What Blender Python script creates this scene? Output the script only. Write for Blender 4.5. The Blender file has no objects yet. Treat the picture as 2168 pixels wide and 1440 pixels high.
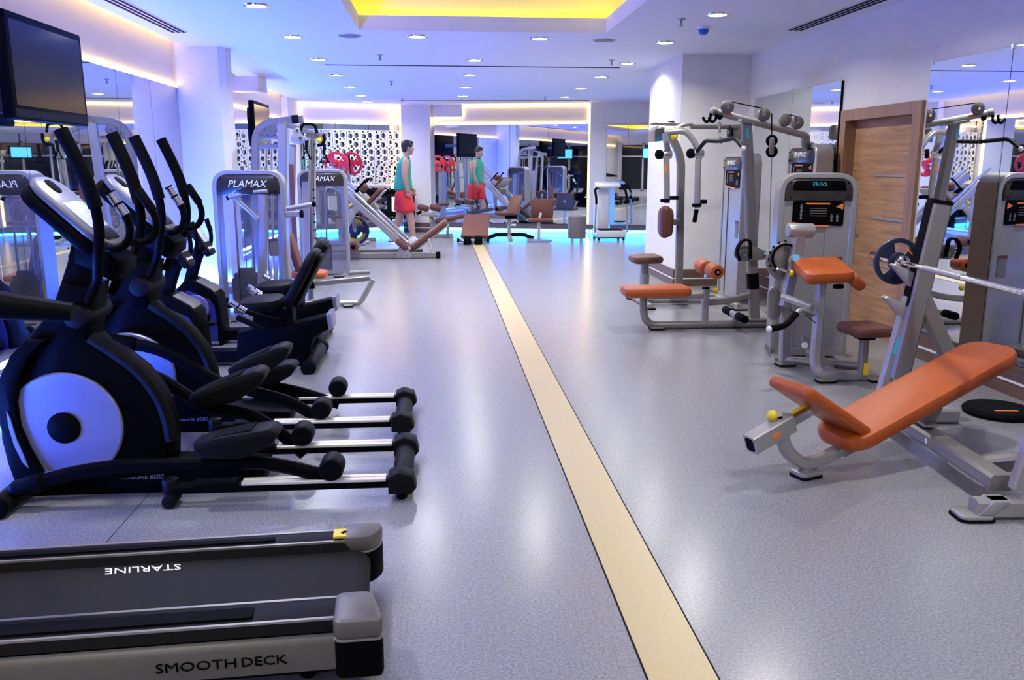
import bpy, math, random
from mathutils import Vector, Matrix
V = Vector
PI = math.pi
SC = bpy.context.scene
COL = SC.collection
random.seed(7)
# ---------------------------------------------------------------- camera, world, exposure
F, CX, CY, H = 1800.0, 1084.0, 720.0, 1.42
PITCH, YAW = math.radians(11.676), math.radians(4.73)
FW = V((math.sin(YAW)*math.cos(PITCH), math.cos(YAW)*math.cos(PITCH), -math.sin(PITCH)))
RT = V((math.cos(YAW), -math.sin(YAW), 0))
UP = RT.cross(FW)
EYE = V((0, 0, H))
cd = bpy.data.cameras.new('camera'); cam = bpy.data.objects.new('camera', cd); COL.objects.link(cam)
cd.sensor_width = 36; cd.lens = 36*F/2168; cd.clip_start = .05; cd.clip_end = 100
cam.matrix_world = Matrix(((RT.x, UP.x, -FW.x, 0), (RT.y, UP.y, -FW.y, 0), (RT.z, UP.z, -FW.z, H), (0, 0, 0, 1)))
SC.camera = cam
w = bpy.data.worlds.new('world'); SC.world = w; w.use_nodes = True
w.node_tree.nodes['Background'].inputs[0].default_value = (.012, .014, .03, 1)
w.node_tree.nodes['Background'].inputs[1].default_value = 1
SC.view_settings.view_transform = 'Standard'; SC.view_settings.look = 'None'
SC.view_settings.gamma = 1; SC.view_settings.use_curve_mapping = False
SC.view_settings.exposure = EXPOSURE = 0.40
SC.cycles.max_bounces = 9; SC.cycles.diffuse_bounces = 4; SC.cycles.glossy_bounces = 6
SC.cycles.transparent_max_bounces = 12; SC.cycles.caustics_reflective = False; SC.cycles.caustics_refractive = False
SC.cycles.sample_clamp_indirect = 4; SC.cycles.use_denoising = True
BLUE = (.03, .12, 1.0); WARM = (1.0, .55, .16); DAY = (1.0, .985, .89)
P_DOWN, P_BLUE, P_WARM, P_TRAY = 15.0, 700.0, 13.0, 9.0
def ray(x, y): return FW + RT*((x-CX)/F) - UP*((y-CY)/F)
def az(x, y, z=0):
    d = ray(x, y); return EYE + d*((z-H)/d.z)
def ay(x, y, Y):
    d = ray(x, y); return EYE + d*(Y/d.y)
def ax(x, y, X):
    d = ray(x, y); return EYE + d*(X/d.x)
def ap(x, y, p, n):
    d = ray(x, y); return EYE + d*((V(p)-EYE).dot(V(n))/d.dot(V(n)))
def LY(pts, Y): return [ay(p[0], p[1], p[2] if len(p) > 2 else Y) for p in pts]
# ---------------------------------------------------------------- materials
def mat(name, col, rough=.5, metal=0, spec=.5, var=0, scale=20, bump=0, bscale=200, emit=None, es=0, coat=0, aniso=None):
    m = bpy.data.materials.new(name); m.use_nodes = True
    nt = m.node_tree; b = nt.nodes['Principled BSDF']
    b.inputs['Base Color'].default_value = (*col, 1); b.inputs['Roughness'].default_value = rough
    b.inputs['Metallic'].default_value = metal; b.inputs['Specular IOR Level'].default_value = spec
    b.inputs['Coat Weight'].default_value = coat
    if emit:
        b.inputs['Emission Color'].default_value = (*emit, 1); b.inputs['Emission Strength'].default_value = es
    tc = nt.nodes.new('ShaderNodeTexCoord')
    if var:
        n = nt.nodes.new('ShaderNodeTexNoise'); n.inputs['Scale'].default_value = scale; n.inputs['Detail'].default_value = 4
        r = nt.nodes.new('ShaderNodeValToRGB')
        r.color_ramp.elements[0].position = .3; r.color_ramp.elements[1].position = .7
        r.color_ramp.elements[0].color = (*[c*(1-var) for c in col], 1); r.color_ramp.elements[1].color = (*[min(1, c*(1+var)) for c in col], 1)
        nt.links.new(tc.outputs['Object'], n.inputs['Vector']); nt.links.new(n.outputs['Fac'], r.inputs['Fac']); nt.links.new(r.outputs['Color'], b.inputs['Base Color'])
    if bump:
        n = nt.nodes.new('ShaderNodeTexNoise'); n.inputs['Scale'].default_value = bscale; n.inputs['Detail'].default_value = 3
        u = nt.nodes.new('ShaderNodeBump'); u.inputs['Strength'].default_value = bump; u.inputs['Distance'].default_value = .004
        nt.links.new(tc.outputs['Object'], n.inputs['Vector']); nt.links.new(n.outputs['Fac'], u.inputs['Height']); nt.links.new(u.outputs['Normal'], b.inputs['Normal'])
    return m
M = {}
M['wall'] = mat('wall_paint', (.80, .78, .78), .75, bump=.25, bscale=120, var=.02, scale=6)
M['ceil'] = mat('ceiling_paint', (.82, .81, .84), .8, var=.01, scale=3)
M['trayceil'] = mat('tray_plaster', (.72, .68, .62), .8, bump=.5, bscale=90)
M['steel'] = mat('silver_powder_coat', (.27, .252, .225), .34, .4, var=.03, scale=40)
M['silver'] = mat('pale_silver_paint', (.38, .37, .36), .32, .45, var=.03, scale=30)
M['skirtmetal'] = mat('deck_skirt_metal', (.12, .115, .092), .38, .3, var=.04)
M['chrome'] = mat('polished_chrome', (.82, .80, .76), .13, 1, var=.02)
M['black'] = mat('black_plastic', (.0022, .0022, .0026), .5, 0, .03, var=.2, scale=60)
M['charcoal'] = mat('charcoal_plastic', (.0065, .006, .006), .5, 0, .08, var=.1, scale=60)
M['rubber'] = mat('black_rubber', (.003, .003, .0035), .7, 0, .05, bump=.2, bscale=400)
M['taupe'] = mat('taupe_plastic', (.115, .105, .088), .4, var=.05)
M['leather'] = mat('tan_leatherette', (.42, .082, .009), .42, 0, .4, var=.06, scale=35, bump=.15, bscale=500)
M['brown'] = mat('brown_leatherette', (.125, .040, .024), .5, 0, .4, var=.06, scale=35, bump=.15, bscale=500)
M['blackpad'] = mat('black_seat_vinyl', (.0045, .0045, .005), .5, 0, .08, bump=.15, bscale=500)
M['capgrey'] = mat('dark_smoked_cap', (.038, .033, .026), .24, .25, .5, coat=.25)
M['yellow'] = mat('yellow_knob', (.85, .60, .02), .4)
M['red'] = mat('red_plate_rubber', (.62, .02, .02), .4, var=.05)
M['bluerub'] = mat('navy_plate_rubber', (.012, .014, .045), .4, var=.1)
M['orange'] = mat('orange_print', (.85, .22, .02), .5)
M['cyan'] = mat('cyan_sticker', (.05, .50, .72), .5)
M['white'] = mat('white_print', (.85, .85, .85), .5)
M['whitegloss'] = mat('white_gloss', (.80, .80, .82), .25)
M['bluepanel'] = mat('blue_bike_panel', (.02, .03, .22), .3, 0, .5, var=.1)
M['disc'] = mat('brushed_disc_blue_glow', (.30, .31, .45), .38, .5, var=.03, scale=8)  # base colour carries the blue glow of the LED strips
M['skin'] = mat('skin', (.46, .255, .18), .55, var=.05, scale=14)
M['hair'] = mat('dark_hair', (.012, .009, .007), .6, bump=.6, bscale=150)
M['teal'] = mat('teal_jersey', (.03, .34, .20), .8, bump=.3, bscale=60, var=.08, scale=12)
M['redcloth'] = mat('red_shorts_cloth', (.62, .025, .03), .8, bump=.3, bscale=60, var=.08, scale=12)
M['towel'] = mat('white_towel', (.80, .80, .80), .95, bump=.8, bscale=300)
M['darkglass'] = mat('night_glass', (.006, .007, .010), .06, 0, .5)
M['tvscreen'] = mat('tv_screen', (.005, .007, .011), .16, 0, .12)
M['console'] = mat('grey_console_face', (.15, .15, .15), .35, .2, var=.03)
M['lcd'] = mat('lcd_window', (.62, .70, .74), .25, 0, .4, var=.25, scale=60)
M['beltfab'] = mat('treadmill_belt', (.010, .009, .0068), .62, 0, .15, bump=.3, bscale=600, var=.12, scale=3)
M['skirtw'] = mat('white_skirting_strip', (.78, .78, .80), .4)
M['stone'] = mat('putty_stool_vinyl', (.17, .15, .14), .55, bump=.1, bscale=300)
M['detblue'] = mat('blue_detector', (.02, .10, .62), .4)
M['lattice'] = mat('white_lattice', (.82, .82, .84), .5)
M['mullion'] = mat('white_mullion', (.70, .70, .68), .5)
M['led_warm'] = mat('warm_led', (1, .8, .5), .5, emit=(1.0, .66, .19), es=P_WARM)
M['led_tray'] = mat('tray_led', (1, .8, .2), .5, emit=(1.0, .80, .0), es=P_TRAY)
M['led_blue'] = mat('blue_led', (.2, .6, 1), .5, emit=(.035, .125, 1.0), es=P_BLUE)
M['led_cyan'] = mat('cyan_blue_led', (.2, .6, 1), .5, emit=(.01, .24, 1.0), es=P_BLUE*.22)
M['railmetal'] = mat('pale_rail_metal', (.78, .74, .60), .38, .25, var=.04, scale=30)
M['lamp'] = mat('lamp_glass', (1, 1, 1), .4, emit=(1, .97, .9), es=18)
M['tvblue'] = mat('lit_tv', (.1, .3, .5), .3, emit=(.1, .45, .9), es=1.6)
def mirror_mat():
    m = mat('mirror_glass', (.80, .84, .86), .012, 1); return m
M['mirror'] = mirror_mat()
def sheet():
    m = bpy.data.materials.new('smoked_acrylic'); m.use_nodes = True; nt = m.node_tree
    b = nt.nodes['Principled BSDF']; b.inputs['Base Color'].default_value = (.30, .30, .34, 1); b.inputs['Roughness'].default_value = .22; b.inputs['Metallic'].default_value = .3
    t = nt.nodes.new('ShaderNodeBsdfTransparent'); t.inputs[0].default_value = (.85, .86, .92, 1)
    x = nt.nodes.new('ShaderNodeMixShader'); n = nt.nodes.new('ShaderNodeTexNoise'); n.inputs['Scale'].default_value = 3
    r = nt.nodes.new('ShaderNodeMapRange'); r.inputs[3].default_value = .60; r.inputs[4].default_value = .72
    nt.links.new(n.outputs['Fac'], r.inputs[0]); nt.links.new(r.outputs[0], x.inputs[0])
    nt.links.new(b.outputs[0], x.inputs[1]); nt.links.new(t.outputs[0], x.inputs[2]); nt.links.new(x.outputs[0], nt.nodes['Material Output'].inputs[0])
    return m
M['acrylic'] = sheet()
def floor_mat():
    m = bpy.data.materials.new('flecked_vinyl'); m.use_nodes = True; nt = m.node_tree; b = nt.nodes['Principled BSDF']
    tc = nt.nodes.new('ShaderNodeTexCoord')
    n1 = nt.nodes.new('ShaderNodeTexNoise'); n1.inputs['Scale'].default_value = 105; n1.inputs['Detail'].default_value = 4; n1.inputs['Roughness'].default_value = .8
    r1 = nt.nodes.new('ShaderNodeValToRGB'); e = r1.color_ramp.elements
    e[0].position = .34; e[0].color = (.16, .163, .185, 1); e[1].position = .66; e[1].color = (.38, .38, .395, 1)
    e2 = r1.color_ramp.elements.new(.5); e2.color = (.262, .264, .285, 1)
    n2 = nt.nodes.new('ShaderNodeTexNoise'); n2.inputs['Scale'].default_value = 1.3; n2.inputs['Detail'].default_value = 3
    r2 = nt.nodes.new('ShaderNodeMapRange'); r2.inputs[3].default_value = .225; r2.inputs[4].default_value = .265
    for n in (n1, n2): nt.links.new(tc.outputs['Object'], n.inputs['Vector'])
    nt.links.new(n1.outputs['Fac'], r1.inputs['Fac']); nt.links.new(r1.outputs['Color'], b.inputs['Base Color'])
    nt.links.new(n2.outputs['Fac'], r2.inputs[0]); nt.links.new(r2.outputs[0], b.inputs['Roughness'])
    b.inputs['Specular IOR Level'].default_value = .75
    return m
M['floor'] = floor_mat()
M['stripe'] = mat('cream_vinyl', (.62, .50, .25), .29, var=.05, scale=150)
def wood_mat(name, a, c, sc=(1, 1, 14)):
    m = bpy.data.materials.new(name); m.use_nodes = True; nt = m.node_tree; b = nt.nodes['Principled BSDF']
    tc = nt.nodes.new('ShaderNodeTexCoord'); mp = nt.nodes.new('ShaderNodeMapping'); mp.inputs['Scale'].default_value = sc
    n = nt.nodes.new('ShaderNodeTexNoise'); n.inputs['Scale'].default_value = 4; n.inputs['Detail'].default_value = 6; n.inputs['Distortion'].default_value = .6
    r = nt.nodes.new('ShaderNodeValToRGB'); r.color_ramp.elements[0].position = .32; r.color_ramp.elements[1].position = .68
    r.color_ramp.elements[0].color = (*a, 1); r.color_ramp.elements[1].color = (*c, 1)
    nt.links.new(tc.outputs['Object'], mp.inputs[0]); nt.links.new(mp.outputs[0], n.inputs['Vector']); nt.links.new(n.outputs['Fac'], r.inputs['Fac']); nt.links.new(r.outputs['Color'], b.inputs['Base Color'])
    b.inputs['Roughness'].default_value = .4
    return m
M['wood'] = wood_mat('zebrano_door', (.30, .15, .06), (.50, .28, .12), (.6, .6, 9))
M['woodframe'] = wood_mat('door_frame_wood', (.24, .13, .07), (.34, .19, .10), (9, 9, .6))
M['skirt'] = wood_mat('brown_skirting', (.10, .055, .035), (.17, .095, .06), (.5, .5, 12))
# ---------------------------------------------------------------- mesh builder
def fil(pts, r, n=5, closed=False):
    pts = [V(p) for p in pts]; out = []; N = len(pts)
    for i, p in enumerate(pts):
        if not closed and i in (0, N-1): out.append(p); continue
        a = pts[i-1]-p; b = pts[(i+1) % N]-p; la, lb = a.length, b.length
        if la < 1e-6 or lb < 1e-6: continue
        k = min(r, la*.48, lb*.48); s = p+a/la*k; e = p+b/lb*k
        for j in range(n+1):
            t = j/n; out.append(s*(1-t)**2+p*2*t*(1-t)+e*t*t)
    return out
class MB:
    def __init__(s, X=None): s.v = []; s.f = []; s.X = X
    def add(s, vs, fs):
        o = len(s.v); s.v += [(s.X @ V(p) if s.X else V(p)) for p in vs]; s.f += [tuple(i+o for i in f) for f in fs]; return s
    def box(s, c, size, u=None, v=None, w=None):
        u = V(u or (1, 0, 0)); v = V(v or (0, 1, 0)); w = V(w) if w else u.cross(v)
        c = V(c); a, b, d = [q/2 for q in size]
        vs = [c+u*(i*a)+v*(j*b)+w*(k*d) for k in (-1, 1) for j in (-1, 1) for i in (-1, 1)]
        return s.add(vs, [(0, 2, 3, 1), (4, 5, 7, 6), (0, 1, 5, 4), (2, 6, 7, 3), (0, 4, 6, 2), (1, 3, 7, 5)])
    def bx(s, x0, x1, y0, y1, z0, z1): return s.box(((x0+x1)/2, (y0+y1)/2, (z0+z1)/2), (abs(x1-x0), abs(y1-y0), abs(z1-z0)))
    def sweep(s, pts, ring, up=None, scales=None, cap=True, closed=False):
        pts = [V(p) for p in pts]; n = len(pts); k = len(ring); vs = []; fs = []; pu = V(up) if up else None
        for i, p in enumerate(pts):
            if closed: t = (pts[(i+1) % n]-pts[i-1])
            else: t = (pts[min(i+1, n-1)]-pts[max(i-1, 0)])
            t.normalize()
            if pu is None: pu = V((0, 0, 1)) if abs(t.z) < .9 else V((0, 1, 0))
            sd = t.cross(pu)
            if sd.length < 1e-4: sd = t.orthogonal()
            sd.normalize(); u2 = sd.cross(t).normalized()
            if up is None: pu = u2
            sc = scales[i] if scales else 1
            m = 1.0
            if 0 < i < n-1 and up is not None:
                d = (pts[i]-pts[i-1]).normalized().dot((pts[i+1]-pts[i]).normalized())
            for a, b in ring: vs.append(p+sd*(a*sc)+u2*(b*sc))
        for i in range(n if closed else n-1):
            j = (i+1) % n
            for q in range(k): fs.append((i*k+q, i*k+(q+1) % k, j*k+(q+1) % k, j*k+q))
        if cap and not closed: fs += [tuple(range(k))[::-1], tuple((n-1)*k+q for q in range(k))]
        return s.add(vs, fs)
    def tube(s, pts, r, seg=10, rs=None, closed=False, flat=1):
        ring = [(r*math.cos(2*PI*i/seg), r*flat*math.sin(2*PI*i/seg)) for i in range(seg)]
        return s.sweep(pts, ring, None, [q/r for q in rs] if rs else None, True, closed)
    def rt(s, pts, w, h, up=(0, 1, 0), c=.18, scales=None):   # rectangular tube: w across, h along 'up'
        a, b = w/2, h/2; q = min(w, h)*c
        ring = [(a, -b+q), (a, b-q), (a-q, b), (-a+q, b), (-a, b-q), (-a, -b+q), (-a+q, -b), (a-q, -b)]
        return s.sweep(pts, ring, up, scales)
    def cyl(s, p, q, r, seg=16, r2=None, bev=0):
        p, q = V(p), V(q); d = (q-p).normalized(); r2 = r if r2 is None else r2
        if bev:
            b = min(bev, r*.9, (q-p).length*.45)
            return s.tube([p, p+d*b*.3, p+d*b, q-d*b, q-d*b*.3, q], r, seg, [r-b, r-b*.3, r, r2, r2-b*.3, r2-b])
        return s.tube([p, q], r, seg, [r, r2])
    def sph(s, c, r, sc=(1, 1, 1), seg=12, n=8):
        c = V(c); vs = [c+V((0, 0, -r*sc[2]))]; fs = []
        for i in range(1, n):
            a = -PI/2+PI*i/n
            for j in range(seg):
                b = 2*PI*j/seg; vs.append(c+V((r*sc[0]*math.cos(a)*math.cos(b), r*sc[1]*math.cos(a)*math.sin(b), r*sc[2]*math.sin(a))))
        vs.append(c+V((0, 0, r*sc[2])))
        for j in range(seg): fs.append((0, 1+(j+1) % seg, 1+j)); fs.append((len(vs)-1, 1+(n-2)*seg+j, 1+(n-2)*seg+(j+1) % seg))
        for i in range(n-2):
            for j in range(seg):
                a = 1+i*seg+j; b = 1+i*seg+(j+1) % seg; fs.append((a, b, b+seg, a+seg))
        return s.add(vs, fs)
    def prism(s, poly, d, bev=0):
        poly = [V(p) for p in poly]; d = V(d); n = len(poly); dn = d.normalized()
        nrm = V((0, 0, 0))
        for i in range(n): nrm += (poly[i]-poly[0]).cross(poly[(i+1) % n]-poly[0])
        if nrm.dot(d) > 0: poly = poly[::-1]
        def inset(b):
            o = []
            for i in range(n):
                e1 = (poly[i]-poly[i-1]).normalized(); e2 = (poly[(i+1) % n]-poly[i]).normalized()
                n1 = e1.cross(dn); n2 = e2.cross(dn); m = (n1+n2)
                if m.length < 1e-4: m = n1
                m.normalize(); o.append(poly[i]+m*(b/max(.5, m.dot(n1))))
            return o
        if bev:
            test = inset(bev*.1)
            c0 = sum(poly, V())/n
            sgn = 1 if sum((p-c0).length for p in test) < sum((p-c0).length for p in poly) else -1
            rings = [(bev, 0), (bev*.3, bev*.3), (0, bev), (0, d.length-bev), (bev*.3, d.length-bev*.3), (bev, d.length)]
            R = [[q+dn*z for q in (inset(b*sgn) if b else poly)] for b, z in rings]
        else: R = [poly, [p+d for p in poly]]
        vs = [p for r in R for p in r]; fs = []
        for i in range(len(R)-1):
            for j in range(n): fs.append((i*n+j, (i+1)*n+j, (i+1)*n+(j+1) % n, i*n+(j+1) % n))
        fs += [tuple(range(n)), tuple(reversed(range((len(R)-1)*n, len(R)*n)))]
        return s.add(vs, fs)
    def slab(s, c, u, v, sx, sy, t, rc=.04, re=.015, n=5):
        u, v = V(u).normalized(), V(v).normalized(); w = u.cross(v); c = V(c)
        rc = min(rc, sx/2*.98, sy/2*.98); P = []
        for qx, qy, a0 in ((1, 1, 0), (-1, 1, PI/2), (-1, -1, PI), (1, -1, 3*PI/2)):
            for i in range(n+1):
                a = a0+PI/2*i/n; P.append(c+u*(qx*(sx/2-rc)+rc*math.cos(a))+v*(qy*(sy/2-rc)+rc*math.sin(a))-w*(t/2))
        return s.prism(P, w*t, min(re, t*.45))
    def lathe(s, c, axis, prof, seg=20, full=True):
        axis = V(axis).normalized(); a = axis.orthogonal().normalized(); b = axis.cross(a); c = V(c); vs = []; fs = []; n = len(prof)
        for r, z in prof:
            for i in range(seg):
                t = 2*PI*i/seg; vs.append(c+axis*z+(a*math.cos(t)+b*math.sin(t))*r)
        for i in range(n-1):
            for j in range(seg): fs.append((i*seg+j, i*seg+(j+1) % seg, (i+1)*seg+(j+1) % seg, (i+1)*seg+j))
        if prof[0] != prof[-1]: fs += [tuple(range(seg))[::-1], tuple((n-1)*seg+j for j in range(seg))]
        return s.add(vs, fs)
ROOT = {}
def tag(o, label, cat, group=None):
    o['label'] = label; o['category'] = cat
    if group: o['group'] = group
    return o
def thing(name, label, cat, loc=(0, 0, 0), group=None):
    o = bpy.data.objects.new(name, None); COL.objects.link(o); o.location = V(loc); o.empty_display_size = .1
    tag(o, label, cat, group); ROOT[o.name] = V(loc); return o
def org(o):
    while o.parent: o = o.parent
    return ROOT.get(o.name, V((0, 0, 0)))
def part(name, mb, m, parent=None, label=None, sharp=38):
    off = org(parent) if parent else V((0, 0, 0))
    me = bpy.data.meshes.new(name); me.from_pydata([tuple(p-off) for p in mb.v], [], mb.f); me.update()
    me.shade_smooth(); me.set_sharp_from_angle(angle=math.radians(sharp))
    me.materials.append(M[m] if isinstance(m, str) else m)
    o = bpy.data.objects.new(name, me); COL.objects.link(o)
    if parent: o.parent = parent
    if label: o['label'] = label
    return o
def solo(name, mb, m, label, cat, group=None, loc=None):
    loc = V(loc) if loc else (sum(mb.v, V())/len(mb.v))
    off = loc; mb.v = [p-off for p in mb.v]
    o = part(name, mb, m); o.location = loc; ROOT[o.name] = loc; return tag(o, label, cat, group)
def struct(name, mb, m, parent=None, kind=True):
    o = part(name, mb, m, parent)
    if not parent: o['kind'] = 'structure'
    return o
def copy_thing(root, loc, label, group=None):
    r = root.copy(); COL.objects.link(r); r.location = V(loc); ROOT[r.name] = V(loc); r['label'] = label
    if group: r['group'] = group
    for ch in root.children:
        c = ch.copy(); COL.objects.link(c); c.parent = r
        for g in ch.children:
            d = g.copy(); COL.objects.link(d); d.parent = c
    return r
DG = None
def text(parent, s, c, right, up, width, m, name='lettering', shear=.0, off=.002, depth=.0012, height=None):
    cu = bpy.data.curves.new(name, 'FONT'); cu.body = s; cu.align_x = 'CENTER'; cu.align_y = 'CENTER'; cu.extrude = .02; cu.shear = shear; cu.offset = 0; cu.resolution_u = 2
    t = bpy.data.objects.new(name, cu); COL.objects.link(t)
    bpy.context.view_layer.update()
    me = bpy.data.meshes.new_from_object(t.evaluated_get(bpy.context.evaluated_depsgraph_get()))
    COL.objects.unlink(t); bpy.data.objects.remove(t)
    xs = [v.co.x for v in me.vertices]; ys = [v.co.y for v in me.vertices]
    k = width/(max(xs)-min(xs)); ky = height/(max(ys)-min(ys)) if height else k; cx, cy = (max(xs)+min(xs))/2, (max(ys)+min(ys))/2
    right, up = V(right).normalized(), V(up).normalized(); n = right.cross(up); o0 = org(parent); c = V(c)
    for v in me.vertices:
        v.co = c+right*((v.co.x-cx)*k)+up*((v.co.y-cy)*ky)+n*(off+(depth if v.co.z > 0 else -depth))-o0
    me.materials.clear(); me.materials.append(M[m])
    o = bpy.data.objects.new(name, me); COL.objects.link(o); o.parent = parent; return o
def lamp(name, kind, loc, aim, power, col, size=.2, size_y=None, spread=PI, shape='DISK'):
    l = bpy.data.lights.new(name, 'AREA'); l.energy = power; l.color = col; l.shape = shape; l.size = size; l.spread = spread
    if size_y: l.size_y = size_y
    o = bpy.data.objects.new(name, l); COL.objects.link(o); o.location = loc
    o.rotation_euler = V(aim).to_track_quat('-Z', 'Y').to_euler(); return o
# ---------------------------------------------------------------- the room
ZC, XR, XL, XL2, YF = 2.64, 3.55, -2.80, -2.95, -3.6
struct('floor', MB().bx(-3.4, 5.0, YF-.2, 19.4, -.1, 0), 'floor')
struct('trim_1', MB().bx(.56, .755, YF+.05, 17.9, 0, .0025), 'stripe')
jl = MB()
for x in (.5572, .7578): jl.bx(x-.003, x+.003, YF+.05, 17.9, 0, .0020)
struct('trim_2', jl, 'charcoal')
sm_ = MB().bx(-1.302, -1.299, YF+.05, 12, 0, .0006); struct('trim_6', sm_, 'charcoal')
# ceiling with an opening for the light tray, and a slot along the left wall
TX0, TX1, TY0, TY1 = -.73, 1.59, 1.2, 8.40
c = MB()
c.bx(-2.66, TX0, YF-.2, 9.65, ZC, ZC+.10); c.bx(TX1, 5.0, YF-.2, 9.65, ZC, ZC+.10)
c.bx(TX0, TX1, YF-.2, TY0, ZC, ZC+.10); c.bx(TX0, TX1, TY1, 9.65, ZC, ZC+.10)
c.bx(-2.81, 5.0, 9.65, 19.4, ZC, ZC+.10)
c.bx(-3.4, -2.60, YF-.2, 19.4, ZC+.22, ZC+.30); c.bx(-2.64, -2.60, YF, 9.65, ZC+.10, ZC+.22); c.bx(-2.80, -2.76, 9.65, 16.7, ZC+.10, ZC+.22)
c.bx(-3.4, -2.81, 16.7, 19.4, ZC, ZC+.10)
struct('ceiling', c, 'ceil')
t = MB(); L_ = .16
t.bx(TX0-L_-.04, TX0-L_, TY0-L_, TY1+L_, ZC+.1, ZC+.34); t.bx(TX1+L_, TX1+L_+.04, TY0-L_, TY1+L_, ZC+.1, ZC+.34)
t.bx(TX0-L_, TX1+L_, TY1+L_, TY1+L_+.04, ZC+.1, ZC+.34); t.bx(TX0-L_, TX1+L_, TY0-L_-.04, TY0-L_, ZC+.1, ZC+.34)
t.bx(TX0-L_-.04, TX1+L_+.04, TY0-L_-.04, TY1+L_+.04, ZC+.34, ZC+.40)
struct('trim_3', t, 'trayceil')
t = MB()
for a in ((TX0-.03, TX0, TY0-.03, TY1+.03), (TX1, TX1+.03, TY0-.03, TY1+.03), (TX0, TX1, TY1, TY1+.03), (TX0, TX1, TY0-.03, TY0)): t.bx(*a, ZC+.1005, ZC+.135)
struct('trim_4', t, 'ceil')
t = MB()
for a in ((TX0-.11, TX0-.08, TY0-.1, TY1+.1), (TX1+.08, TX1+.11, TY0-.1, TY1+.1), (TX0, TX1, TY1+.08, TY1+.11), (TX0, TX1, TY0-.11, TY0-.08)): t.bx(*a, ZC+.101, ZC+.115)
led = thing('led_strip', 'yellow light strip hidden in the ceiling tray over the floor stripe', 'light', (.43, 4.8, ZC+.101)); part('strip', t, 'led_tray', led)
# left wall, two bays, pillar between
wl = MB(); wl.bx(-3.4, XL, YF-.2, 9.65, 0, ZC+.22); wl.bx(-3.4, XL2, 9.65, 16.66, 0, ZC+.22); wl.bx(-3.4, -2.81, 16.66, 17.95, 0, ZC)
struct('wall_left', wl, 'wall')
pl = MB(); pl.prism([(-2.95, 9.65, 0), (-2.33, 9.65, 0), (-2.27, 9.72, 0), (-2.27, 9.98, 0), (-2.95, 9.98, 0)], (0, 0, ZC)); struct('wall_left_pillar', pl, 'wall')
# back wall: three facets
A, B, B2, D, E2_ = V((-2.81, 17.9, 0)), V((-.82, 18.84, 0)), V((-.20, 18.55, 0)), V((3.07, 17.66, 0)), V((4.91, 17.19, 0))
def facet(name, p, q, z0, z1, th, m, off=0, kind=None):
    d = (q-p).normalized(); n = V((d.y, -d.x, 0))   # toward the room
    b = MB(); P = [p+n*off, q+n*off, q+n*(off-th), p+n*(off-th)]
    b.prism([V((x.x, x.y, z0)) for x in P], (0, 0, z1-z0)); return b
struct('wall_back_left', facet('', A-(B-A)*.15, B, 0, ZC, .2, 'wall'), 'wall')
struct('wall_back', facet('', B2, D, 0, ZC, .2, 'wall'), 'wall')
struct('wall_back_right', facet('', D, E2_, 0, ZC, .3, 'wall', .06), 'wall')
pc = MB(); pc.prism([(-.82, 18.80, 0), (-.80, 18.47, 0), (-.20, 18.37, 0), (-.15, 18.6, 0), (-.5, 19.1, 0)], (0, 0, ZC)); struct('wall_back_pillar', pc, 'wall')
# right wall
wr = MB(); wr.bx(XR, 5.0, YF-.2, 6.2, 0, ZC); wr.bx(XR, 5.0, 7.42, 9.85, 0, ZC); wr.bx(XR, 5.0, 6.2, 7.42, 1.885, ZC); wr.bx(3.62+.1, 5.0, 6.2, 7.42, 0, 1.885); wr.bx(4.3, 5.0, 9.85, 17.6, 0, ZC)
struct('wall_right', wr, 'wall')
pr_ = MB(); pr_.bx(2.75, 5.0, 9.85, 11.35, 0, ZC); pr_.bx(3.14, 5.0, 12.2, 12.9, 0, ZC); struct('wall_right_pillar', pr_, 'wall')
# front wall behind the camera: dark night windows between white mullions
fw = MB(); fw.bx(-3.4, 5.0, YF-.2, YF, 0, .25); fw.bx(-3.4, 5.0, YF-.2, YF, 2.35, ZC); fw.bx(-3.4, -2.7, YF-.2, YF, .25, 2.35); fw.bx(3.5, 5.0, YF-.2, YF, .25, 2.35)
struct('wall_front', fw, 'wall')
for k in range(6):
    x0 = -2.7+k*1.0333; x1 = x0+1.0333
    f = MB(); f.bx(x0, x0+.06, YF-.1, YF+.02, .25, 2.35); f.bx(x1-.02, x1, YF-.1, YF+.02, .25, 2.35); f.bx(x0, x1, YF-.1, YF+.02, 2.28, 2.35); f.bx(x0, x1, YF-.1, YF+.02, .25, .31); f.bx(x0, x1, YF-.09, YF+.01, 1.75, 1.80)
    w_ = struct('window_%d' % (k+1), f, 'mullion')
    part('pane', MB().bx(x0+.06, x1-.02, YF-.07, YF-.05, .31, 1.75), 'darkglass', w_); part('pane', MB().bx(x0+.06, x1-.02, YF-.07, YF-.05, 1.80, 2.28), 'darkglass', w_)
# skirting: brown board, white line, brown board
def skirt(name, p, q, off=.0, h=.20):
    o = struct(name, facet('', p, q, .0, .085, .02, '', off+.02), 'skirt')
    part('skirting_strip', facet('', p, q, .085, .10, .02, '', off+.024), 'skirtw', o)
    part('upper_board', facet('', p, q, .10, h, .02, '', off+.02), 'skirt', o); return o
skirt('baseboard_right', V((XR, 9.85, 0)), V((XR, 7.50, 0))); skirt('baseboard_right_2', V((XR, 6.12, 0)), V((XR, YF, 0)))
skirt('baseboard_pillar', V((2.75, 9.85, 0)), V((XR, 9.85, 0))); skirt('baseboard_pillar_2', V((2.75, 11.35, 0)), V((2.75, 9.85, 0)))
skirt('baseboard_left', V((XL, YF, 0)), V((XL, 9.65, 0)), h=.14); skirt('baseboard_left_2', V((XL2, 9.98, 0)), V((XL2, 16.66, 0)), h=.14)
skirt('baseboard_left_pillar', V((-2.80, 9.65, 0)), V((-2.33, 9.65, 0)), h=.14)
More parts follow.
